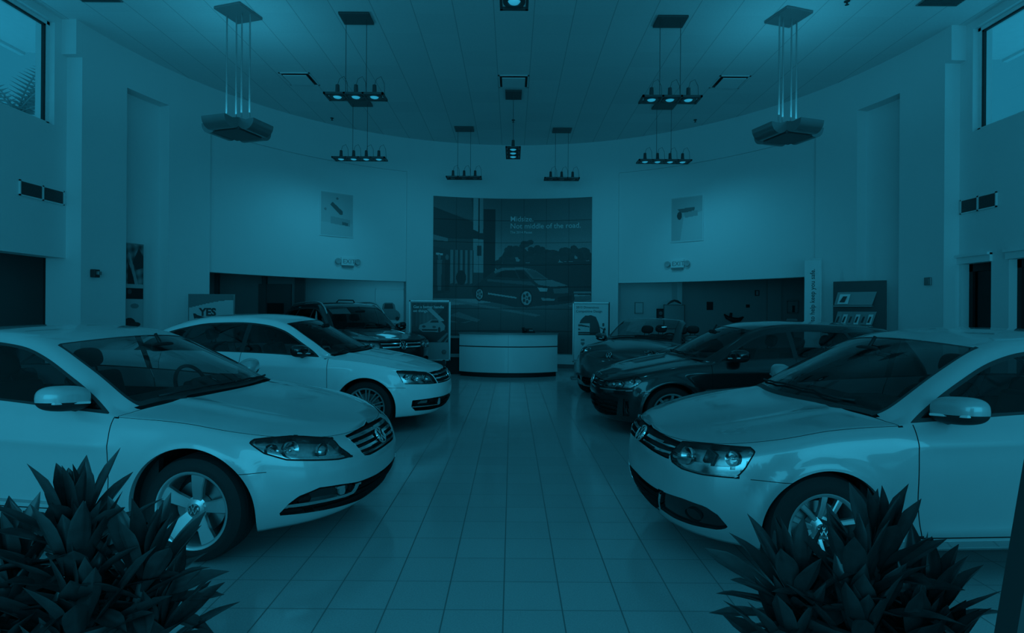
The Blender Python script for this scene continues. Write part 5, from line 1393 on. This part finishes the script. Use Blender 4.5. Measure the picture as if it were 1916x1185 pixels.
CC = par(L=4.80, W=.925, R=.325, Ra=.388, rr=.232, tw=.235, xfa=.89, WB=2.71, Lf=.80, Lr=.5, q=(2.0, 2.6),
  nose=[(0, .13), (.1, .07), (.3, .01), (.5, 0), (.72, .015), (.86, .05), (.95, .10), (1, .15)], tail=[(0, .1), (.5, 0), (.8, .02), (1, .1)],
  zbot=[(0, .185), (.6, .185), (1.4, .19), (3.6, .20), (4.8, .26)], zsh=[(0, .69), (.25, .735), (.55, .79), (.93, .845), (1.4, .875), (2.4, .935), (3.4, .975), (4.3, .985), (4.8, .9)],
  plan=[(0, .97), (.8, .985), (1.6, 1.0), (3.3, 1.0), (4.1, .975), (4.8, .93)],
  hood=[(0, .69), (.15, .735), (.35, .80), (.8, .895), (1.15, .955), (1.6, 1.0), (3.8, 1.04), (4.3, 1.06), (4.65, 1.05), (4.8, 1.0)],
  roof=[(.7, .72), (1.09, .945), (1.53, 1.165), (1.95, 1.325), (2.2, 1.39), (2.6, 1.418), (3.0, 1.405), (3.5, 1.32), (4.0, 1.16), (4.4, 1.0), (4.8, .8)],
  f4=[(0, .80), (1.0, .82), (1.36, .92), (1.8, .83), (2.2, .735), (2.8, .70), (3.4, .71), (4.0, .80), (4.4, .84), (4.8, .84)], sw=.40, xpk=2.65, crown=.10,
  creases=[(1.3, 4.6, .70, .80, .018, .045), (1.3, 3.5, .30, .34, .012, .04)], hood_crease=[(.62, .012, .05)], front_crease=[(.205, 0, .022, .028, .85), (.50, 0, .008, .03, .8)],
  dlo=dict(belt=.018, rail=.048, x0=1.30, x1=4.05, trimw=.018, rake=1.2), xB=2.62, xC=3.55, xA=1.72, vent=False, xh=1.985, xr=3.42, xcowl=1.10, xd0=1.42, xd1=3.55, hs=1.05,
  front=[dict(n='headlight', poly=[(.505, .695), (.51, .64), (.44, .568), (.56, .572), (.70, .592), (.896, .622), (1.02, .672), (1.09, .735), (1.06, .752), (.95, .752), (.80, .742)], r=.004, border=.010, smax=1.3),
         dict(n='grille', poly=[(-.1, .535), (.25, .535), (.318, .548), (.345, .60), (.378, .682), (-.1, .695)], r=.003, smax=1.3, slats=[(.556, .0, .0085, 1, 'slat'), (.592, .0, .0085, 1, 'slat'), (.629, .0, .0085, 1, 'slat'), (.664, .0, .0085, 1, 'slat')]),
         dict(n='intake', poly=[(-.1, .222), (.25, .222), (.5, .245), (.68, .262), (.94, .282), (.895, .345), (.84, .385), (.71, .418), (.56, .405), (.402, .382), (.154, .368), (-.1, .362)], r=.004, slats=[(.30, 0, .003, 1, 'mesh_slat'), (.335, 0, .003, 1, 'mesh_slat'), (.262, 0, .003, 1, 'mesh_slat')]),
         dict(n='fog', poly=[(.47, .325), (.88, .345), (.84, .38), (.71, .412), (.56, .40), (.46, .385)], r=.0),
         dict(n='chrome', poly=[(.42, .315), (.50, .312), (.92, .325), (.895, .345), (.52, .332), (.45, .335), (.425, .382), (.385, .377)], r=.0),
         dict(n='fog_light', poly=[(.76, .343), (.87, .345), (.835, .378), (.765, .385)], r=.0),
         dict(n='bar', poly=[(.515, .338), (.56, .338), (.575, .398), (.53, .396)], r=.0)],
  lamps=[(.62, .65, .048, 'proj'), (.84, .685, .05, 'bowl'), (.96, .70, .035, 'bowl')], ledge=[(.44, .57), (.52, .60), (.72, .622), (.90, .655), (1.05, .74), (1.09, .73), (1.02, .67), (.9, .62), (.7, .59)],
  bump=(.56, .0), bumpa=1.0, strip=(.34, .007, 'chrome'), badge=(.618, .062, .012), mirror=(1.66, .86, .985), wheel='five', paint='paint_pearl',
  zseat=1.02, xseat=2.6, xrear=3.45, zdash=.93, zmir=1.25)

JETTA = par(L=4.63, W=.889, R=.318, Ra=.352, rr=.208, tw=.215, xfa=.838, WB=2.651, Lf=.74, Lr=.5, q=(2.0, 2.7),
  nose=[(0, .10), (.12, .05), (.3, .01), (.5, 0), (.72, .01), (.88, .03), (.95, .06), (1, .11)], tail=[(0, .1), (.5, 0), (.8, .02), (1, .1)],
  zbot=[(0, .19), (.6, .19), (1.4, .19), (3.6, .20), (4.63, .26)], zsh=[(0, .735), (.25, .77), (.55, .825), (.87, .88), (1.4, .915), (2.4, .955), (3.4, .99), (4.2, 1.0), (4.63, .93)],
  plan=[(0, .97), (.8, .985), (1.6, 1.0), (3.3, 1.0), (4.0, .98), (4.63, .93)],
  hood=[(0, .73), (.15, .775), (.35, .83), (.8, .92), (1.1, .965), (1.6, 1.01), (3.8, 1.07), (4.2, 1.09), (4.5, 1.08), (4.63, 1.03)],
  roof=[(.65, .70), (1.01, .965), (1.48, 1.22), (1.85, 1.37), (2.1, 1.425), (2.5, 1.45), (3.0, 1.44), (3.4, 1.37), (3.8, 1.22), (4.15, 1.05), (4.63, .8)],
  f4=[(0, .80), (1.0, .82), (1.28, .92), (1.7, .83), (2.05, .76), (2.7, .73), (3.3, .74), (3.9, .82), (4.3, .84), (4.63, .84)], sw=.36, xpk=2.5, crown=.10,
  creases=[(1.2, 4.5, .80, .87, .012, .045), (1.3, 3.4, .30, .33, .012, .04)], hood_crease=[(.60, .009, .05)],
  dlo=dict(belt=.018, rail=.055, x0=1.24, x1=3.75, trimw=.022, rake=1.0), xB=2.45, xC=3.30, xA=1.62, xh=1.86, xr=3.42, xcowl=1.03, xd0=1.36, xd1=3.35, hs=1.05,
  front=[dict(n='headlight', poly=[(.50, .735), (.475, .655), (.50, .615), (.58, .592), (.72, .586), (.92, .600), (.965, .66), (1.005, .752), (.97, .772), (.70, .755)], r=.004, border=.008, smax=1.3),
         dict(n='grille', poly=[(-.1, .635), (.15, .635), (.455, .625), (.475, .66), (.50, .73), (-.1, .735)], r=.002, smax=1.3, slats=[(.663, -.01, .005, 1, 'slat'), (.698, .0, .005, 1, 'slat')]),
         dict(n='intake', poly=[(-.1, .245), (.25, .245), (.345, .285), (.395, .385), (.40, .402), (-.1, .412)], r=.004, slats=[(.28, 0, .004, 1, 'mesh_slat'), (.32, 0, .004, 1, 'mesh_slat'), (.36, 0, .004, 1, 'mesh_slat')]),
         dict(n='fog', poly=[(.36, .27), (.48, .255), (.62, .258), (.80, .275), (.865, .300), (.82, .36), (.75, .395), (.60, .408), (.425, .402)], r=.006),
         dict(n='fog_light', poly=[(.66+.055*math.cos(a), .325+.042*math.sin(a)) for a in np.linspace(0, 2*PI, 16)[:-1]], r=.0),
         dict(n='chrome', poly=[(.27, .236), (.355, .27), (.415, .405), (.402, .405), (.345, .282), (.265, .245)], r=.0),
         dict(n='chrome', poly=[(-.1, .236), (.275, .236), (.275, .245), (-.1, .245)], r=.0)],
  lamps=[(.60, .69, .05, 'bowl'), (.76, .69, .048, 'dark'), (.90, .71, .042, 'bowl')], ledge=[(.48, .65), (.53, .66), (.9, .645), (.97, .76), (1.0, .752), (.92, .60), (.72, .586), (.58, .592)],
  bump=(.60, .0), bumpa=.97, badge=(.69, .062, .010), mirror=(1.53, .83, 1.0), wheel='twin', paint='paint_silver', zrock=.275, strip=(.235, .02, 'chrome'),
  zseat=1.05, xseat=2.45, xrear=3.25, zdash=.95, zmir=1.28, glassmat='car_glass_mid')

PASSAT = par(L=4.87, W=.9175, R=.33, Ra=.376, rr=.238, tw=.235, xfa=.92, WB=2.803, Lf=.78, Lr=.5, q=(2.0, 2.7),
  nose=[(0, .11), (.12, .05), (.3, .01), (.5, 0), (.72, .01), (.88, .03), (.95, .06), (1, .12)], tail=[(0, .1), (.5, 0), (.8, .02), (1, .1)],
  zbot=[(0, .20), (.6, .20), (1.4, .20), (3.6, .21), (4.87, .27)], zsh=[(0, .73), (.25, .77), (.55, .83), (.92, .89), (1.4, .935), (2.4, .965), (3.4, .995), (4.4, 1.01), (4.87, .93)],
  plan=[(0, .97), (.8, .985), (1.6, 1.0), (3.4, 1.0), (4.2, .98), (4.87, .93)],
  hood=[(0, .70), (.15, .755), (.35, .82), (.8, .925), (1.2, .99), (1.6, 1.02), (3.8, 1.07), (4.4, 1.10), (4.7, 1.09), (4.87, 1.03)],
  roof=[(.75, .70), (1.14, .975), (1.6, 1.235), (1.92, 1.395), (2.2, 1.46), (2.6, 1.487), (3.1, 1.475), (3.6, 1.39), (4.0, 1.24), (4.35, 1.07), (4.87, .8)],
  f4=[(0, .80), (1.0, .82), (1.38, .90), (1.7, .83), (2.1, .76), (2.8, .73), (3.4, .74), (4.0, .82), (4.5, .84), (4.87, .84)], sw=.38, xpk=2.6, crown=.10,
  creases=[(1.2, 4.7, .82, .90, .012, .045), (1.3, 3.5, .32, .35, .012, .04)], hood_crease=[(.60, .010, .05)],
  dlo=dict(belt=.018, rail=.055, x0=1.36, x1=3.95, trimw=.022, rake=1.0), xB=2.52, xC=3.42, xA=1.68, vent=False, xh=1.94, xr=3.60, xcowl=1.15, xd0=1.40, xd1=3.55, hs=1.05,
  front=[dict(n='headlight', poly=[(.60, .74), (.56, .66), (.52, .598), (.67, .602), (1.03, .626), (1.06, .69), (1.11, .785), (1.0, .785), (.8, .765)], r=.004, border=.008, smax=1.3),
         dict(n='grille', poly=[(-.1, .585), (.49, .595), (.53, .66), (.57, .735), (-.1, .745)], r=.002, smax=1.3, slats=[(.61, .0, .008, 1, 'slat'), (.658, .0, .008, 1, 'slat'), (.705, .0, .008, 1, 'slat')]),
         dict(n='intake', poly=[(-.1, .255), (.6, .262), (.85, .275), (.92, .33), (.92, .405), (.6, .41), (.15, .40), (-.1, .39)], r=.006, slats=[(.29, 0, .004, 1, 'mesh_slat'), (.33, 0, .004, 1, 'mesh_slat')]),
         dict(n='chrome', poly=[(.42, .305), (.92, .318), (.92, .332), (.50, .320), (.50, .40), (.46, .40)], r=.0),
         dict(n='fog_light', poly=[(.66, .338), (.89, .345), (.89, .397), (.66, .397)], r=.0)],
  lamps=[(.72, .68, .045, 'bowl'), (.88, .69, .042, 'bowl'), (1.0, .72, .03, 'bowl')], ledge=[(.53, .605), (.6, .64), (1.0, .665), (1.05, .74), (1.08, .7), (1.03, .625), (.67, .60)],
  bump=(.60, .06), bumpa=.98, badge=(.665, .062, .010), mirror=(1.70, .86, 1.02), wheel='ten', paint='paint_white',
  zseat=1.08, xseat=2.52, xrear=3.40, zdash=.98, zmir=1.32, glassmat='car_glass_mid', mirdark=True, seatm='seat_dark', mirsize=(.08, .12, .075))

GTI = par(L=4.26, W=.895, R=.318, Ra=.362, rr=.228, tw=.225, xfa=.86, WB=2.62, Lf=.72, Lr=.42, q=(2.0, 2.7), four=True,
  nose=[(0, .09), (.12, .04), (.3, .01), (.5, 0), (.72, .01), (.88, .03), (.95, .06), (1, .11)], tail=[(0, .08), (.5, 0), (.8, .03), (1, .1)],
  zbot=[(0, .17), (.6, .17), (1.4, .18), (3.4, .19), (4.26, .25)], zsh=[(0, .70), (.25, .735), (.55, .80), (.86, .86), (1.4, .915), (2.4, .955), (3.4, .985), (4.0, .98), (4.26, .93)],
  plan=[(0, .97), (.8, .985), (1.6, 1.0), (3.2, 1.0), (3.8, .98), (4.26, .94)],
  hood=[(0, .69), (.15, .74), (.35, .80), (.8, .90), (1.1, .955), (1.5, 1.0), (3.6, 1.0), (4.26, .98)],
  roof=[(.7, .72), (1.05, .955), (1.5, 1.21), (1.85, 1.365), (2.1, 1.42), (2.5, 1.442), (3.2, 1.425), (3.75, 1.37), (3.95, 1.30), (4.12, 1.1), (4.26, .9)],
  f4=[(0, .80), (1.0, .83), (1.38, .90), (1.7, .83), (2.0, .77), (2.7, .74), (3.5, .74), (3.95, .76), (4.26, .84)], sw=.35, xpk=2.5, crown=.10,
  creases=[(1.1, 4.1, .80, .86, .012, .045), (1.3, 3.3, .30, .33, .012, .04)], hood_crease=[(.6, .012, .05)],
  dlo=dict(belt=.018, rail=.055, x0=1.32, x1=3.80, trimw=.022, rake=.6), xB=2.38, xC=3.22, xA=1.60, xh=1.83, xr=3.80, xcowl=1.07, xd0=1.34, xd1=3.25, hs=1.18,
  front=[dict(n='headlight', poly=[(.53, .665), (.52, .60), (.62, .588), (.93, .602), (1.02, .65), (1.07, .70), (1.0, .745), (.94, .745), (.75, .70)], r=.003, border=.008, smax=1.3),
         dict(n='grille', poly=[(-.1, .565), (.32, .565), (.51, .598), (.52, .66), (-.1, .665)], r=.002, smax=1.3, slats=[(.60, .0, .004, 1, 'slat'), (.648, 0, .003, 1, 'slat')]),
         dict(n='intake', poly=[(-.1, .22), (.5, .22), (.72, .25), (.78, .46), (.5, .47), (-.1, .44)], r=.006, slats=[(.28, 0, .005, 1, 'mesh_slat'), (.34, 0, .005, 1, 'mesh_slat'), (.40, 0, .005, 1, 'mesh_slat')]),
         dict(n='fog', poly=[(.82, .25), (.91, .25), (.93, .46), (.85, .47)], r=.0),
         dict(n='fog_light', poly=[(.86, .28), (.885, .28), (.90, .44), (.878, .44)], r=.0),
         dict(n='chrome', poly=[(.42, .545), (.95, .57), (.95, .58), (.42, .56)], r=.0)],
  lamps=[(.64, .64, .036, 'proj'), (.80, .655, .036, 'bowl'), (.94, .69, .032, 'bowl')], ledge=[(.53, .60), (.6, .62), (.93, .65), (1.0, .71), (1.05, .70), (.93, .60), (.62, .588)],
  bump=(.60, .10), bumpa=.96, badge=(.632, .060, .008), mirror=(1.62, .84, 1.01), wheel='twin', paint='paint_black', zrock=.26, matover=dict(chrome='metal_grey'),
  zseat=1.05, xseat=2.42, xrear=3.20, zdash=.96, zmir=1.28, mirdark=True)

SUV = par(L=4.80, W=.97, R=.37, Ra=.42, rr=.25, tw=.255, xfa=.92, WB=2.89, Lf=.74, Lr=.45, q=(2.0, 2.9),
  nose=[(0, .10), (.12, .05), (.3, .01), (.5, 0), (.72, .01), (.88, .03), (.95, .06), (1, .11)], tail=[(0, .08), (.5, 0), (.8, .03), (1, .1)],
  zbot=[(0, .27), (.6, .27), (1.4, .28), (3.6, .28), (4.8, .36)], zsh=[(0, .935), (.25, .96), (.55, 1.0), (.92, 1.03), (1.4, 1.07), (2.4, 1.11), (3.4, 1.14), (4.5, 1.14), (4.8, 1.05)],
  plan=[(0, .97), (.8, .985), (1.6, 1.0), (3.6, 1.0), (4.3, .98), (4.8, .94)],
  hood=[(0, .93), (.15, .97), (.35, 1.0), (.8, 1.07), (1.2, 1.12), (1.6, 1.15), (4.0, 1.15), (4.8, 1.12)],
  roof=[(.8, .84), (1.2, 1.125), (1.6, 1.40), (1.9, 1.58), (2.2, 1.695), (2.6, 1.725), (3.4, 1.71), (4.1, 1.65), (4.4, 1.53), (4.62, 1.25), (4.8, 1.0)],
  f4=[(0, .82), (1.0, .83), (1.4, .90), (1.75, .83), (2.1, .78), (2.8, .76), (3.8, .76), (4.4, .78), (4.8, .84)], sw=.40, xpk=2.7, crown=.08,
  creases=[(1.2, 4.6, .96, 1.0, .012, .05)], hood_crease=[(.6, .014, .05)],
  dlo=dict(belt=.026, rail=.075, x0=1.4, x1=4.2, trimw=.024, rake=.5), xB=2.55, xC=3.55, xA=1.68, xh=1.98, xr=4.3, xcowl=1.20, xd0=1.42, xd1=3.6, hs=1.20, zrock=.42,
  front=[dict(n='headlight', poly=[(.52, .93), (.50, .81), (.62, .785), (.86, .785), (.98, .82), (1.04, .91), (1.08, .96), (.9, .97), (.7, .95)], r=.004, border=.008, smax=1.14),
         dict(n='grille', poly=[(-.1, .78), (.44, .79), (.50, .925), (-.1, .925)], r=.002, smax=1.14, slats=[(.815, .0, .014, 1, 'slat'), (.885, .0, .014, 1, 'slat')]),
         dict(n='intake', poly=[(-.1, .36), (.65, .36), (.85, .42), (.85, .56), (.7, .60), (.4, .60), (-.1, .58)], r=.006, slats=[(.42, 0, .006, 1, 'mesh_slat'), (.48, 0, .006, 1, 'mesh_slat')])],
  lamps=[(.66, .87, .06, 'proj'), (.88, .885, .05, 'bowl')],
  bump=(.78, .05), bumpa=.98, badge=(.85, .085, .012), mirror=(1.74, .93, 1.17), wheel='five', paint='paint_navy', mirsize=(.09, .14, .10),
  zseat=1.28, xseat=2.5, xrear=3.4, zdash=1.13, zmir=1.52, glassmat='car_glass_dark', rails=True, sheet=((2.178, .602), (2.037, .221), (1.755, .234), (1.896, .596)), matover=dict(windshield='car_glass_mid'))

BEETLE = par(L=4.28, W=.904, R=.325, Ra=.375, rr=.225, tw=.225, xfa=.83, WB=2.537, Lf=.80, Lr=.6, q=(2.0, 2.3), four=False, open=True,
  nose=[(0, .10), (.12, .04), (.3, .0), (.5, .01), (.7, .05), (.85, .11), (1, .20)], tail=[(0, .1), (.5, 0), (.8, .06), (1, .2)],
  zbot=[(0, .19), (.6, .19), (1.4, .19), (3.4, .20), (4.28, .27)], zsh=[(0, .70), (.25, .78), (.55, .86), (.83, .90), (1.3, .93), (2.4, .955), (3.2, .97), (3.9, .90), (4.28, .75)],
  plan=[(0, .96), (.7, .995), (1.3, .985), (2.2, .975), (3.2, 1.0), (3.9, .97), (4.28, .92)],
  hood=[(0, .72), (.15, .80), (.35, .885), (.7, .97), (1.1, 1.03), (1.6, 1.06), (3.2, 1.02), (3.8, .96), (4.28, .80)],
  roof=[(.9, .86), (1.22, 1.045), (1.6, 1.30), (1.85, 1.41), (2.1, 1.45), (2.6, 1.47), (3.2, 1.36), (3.7, 1.1), (4.28, .8)],
  f4=[(0, .80), (1.0, .80), (1.38, .86), (1.7, .80), (2.0, .76), (2.7, .73), (3.5, .74), (4.28, .8)], sw=.36, xpk=2.5, crown=.10, hk=2.2,
  creases=[(1.1, 3.6, .80, .84, .010, .045)], flare=.05, hlbase='metal_pale',
  dlo=dict(belt=.026, rail=.055, x0=1.40, x1=3.2, trimw=.02, rake=.6), xB=2.70, xA=1.62, xh=1.86, xr=3.6, xcowl=1.2, xd0=1.40, xd1=3.2, hs=1.45,
  front=[dict(n='headlight', poly=[(.87+.115*math.cos(a), .84+.09*math.sin(a)) for a in np.linspace(0, 2*PI, 20)[:-1]], r=.0, border=.010, bn='chrome', smax=1.75),
         dict(n='intake', poly=[(-.1, .23), (.55, .23), (.62, .30), (.55, .37), (-.1, .37)], r=.006, slats=[(.28, 0, .006, 1, 'mesh_slat'), (.33, 0, .006, 1, 'mesh_slat')]),
         dict(n='fog', poly=[(.68, .29), (.9, .31), (.88, .38), (.68, .37)], r=.0)],
  lamps=[(.87, .835, .07, 'bowl')], sheet=((1.845, .40), (1.76, .025), (1.393, .028), (1.478, .329)), badge=(.785, .058, .012), mirror=(1.58, .85, 1.02), wheel='five', paint='paint_denim', bump=(.62, .0),
  zseat=1.08, xseat=2.35, xrear=3.05, zdash=1.0, zmir=1.3)

def place(root, nose, phi, mirror=False):
    """nose: ground point below the nose tip; phi: heading angle in degrees (direction the car points)"""
    hx, hy = math.cos(math.radians(phi)), math.sin(math.radians(phi))
    root.location = (nose[0], nose[1], 0); root.rotation_euler = (0, 0, math.radians(phi+180))
    return root
import os, time
WANT = 'CC JETTA PASSAT GTI SUV BEETLE'.split()
def cars():
    specs = [
     ('CC', CC, 'saloon_car', 'pearl white four-door coupe, front left, with a chrome slatted grille', (-.935, 4.17), -7),
     ('JETTA', JETTA, 'saloon_car', 'silver saloon car, front right, with a round badge on its black grille', (.885, 3.97), 183),
     ('PASSAT', PASSAT, 'saloon_car', 'glossy white saloon car in the second row on the left', (-.86, 7.85), -2.5),
     ('GTI', GTI, 'hatchback_car', 'black hatchback car in the second row on the right', (1.10, 7.72), 180),
     ('SUV', SUV, 'suv_car', 'dark navy SUV with twin chrome grille bars and a paper on its windshield, far left', (-2.15, 11.2), -47),
     ('BEETLE', BEETLE, 'convertible_car', 'grey round-nosed convertible with its roof down, far right', (1.60, 9.75), 232),
    ]
    for key, p, nm, lab, nose, phi in specs:
        if key not in WANT: continue
        r, s = build_car(p, nm, lab); place(r, nose, phi)
        yield key, r
CARS = dict(cars())
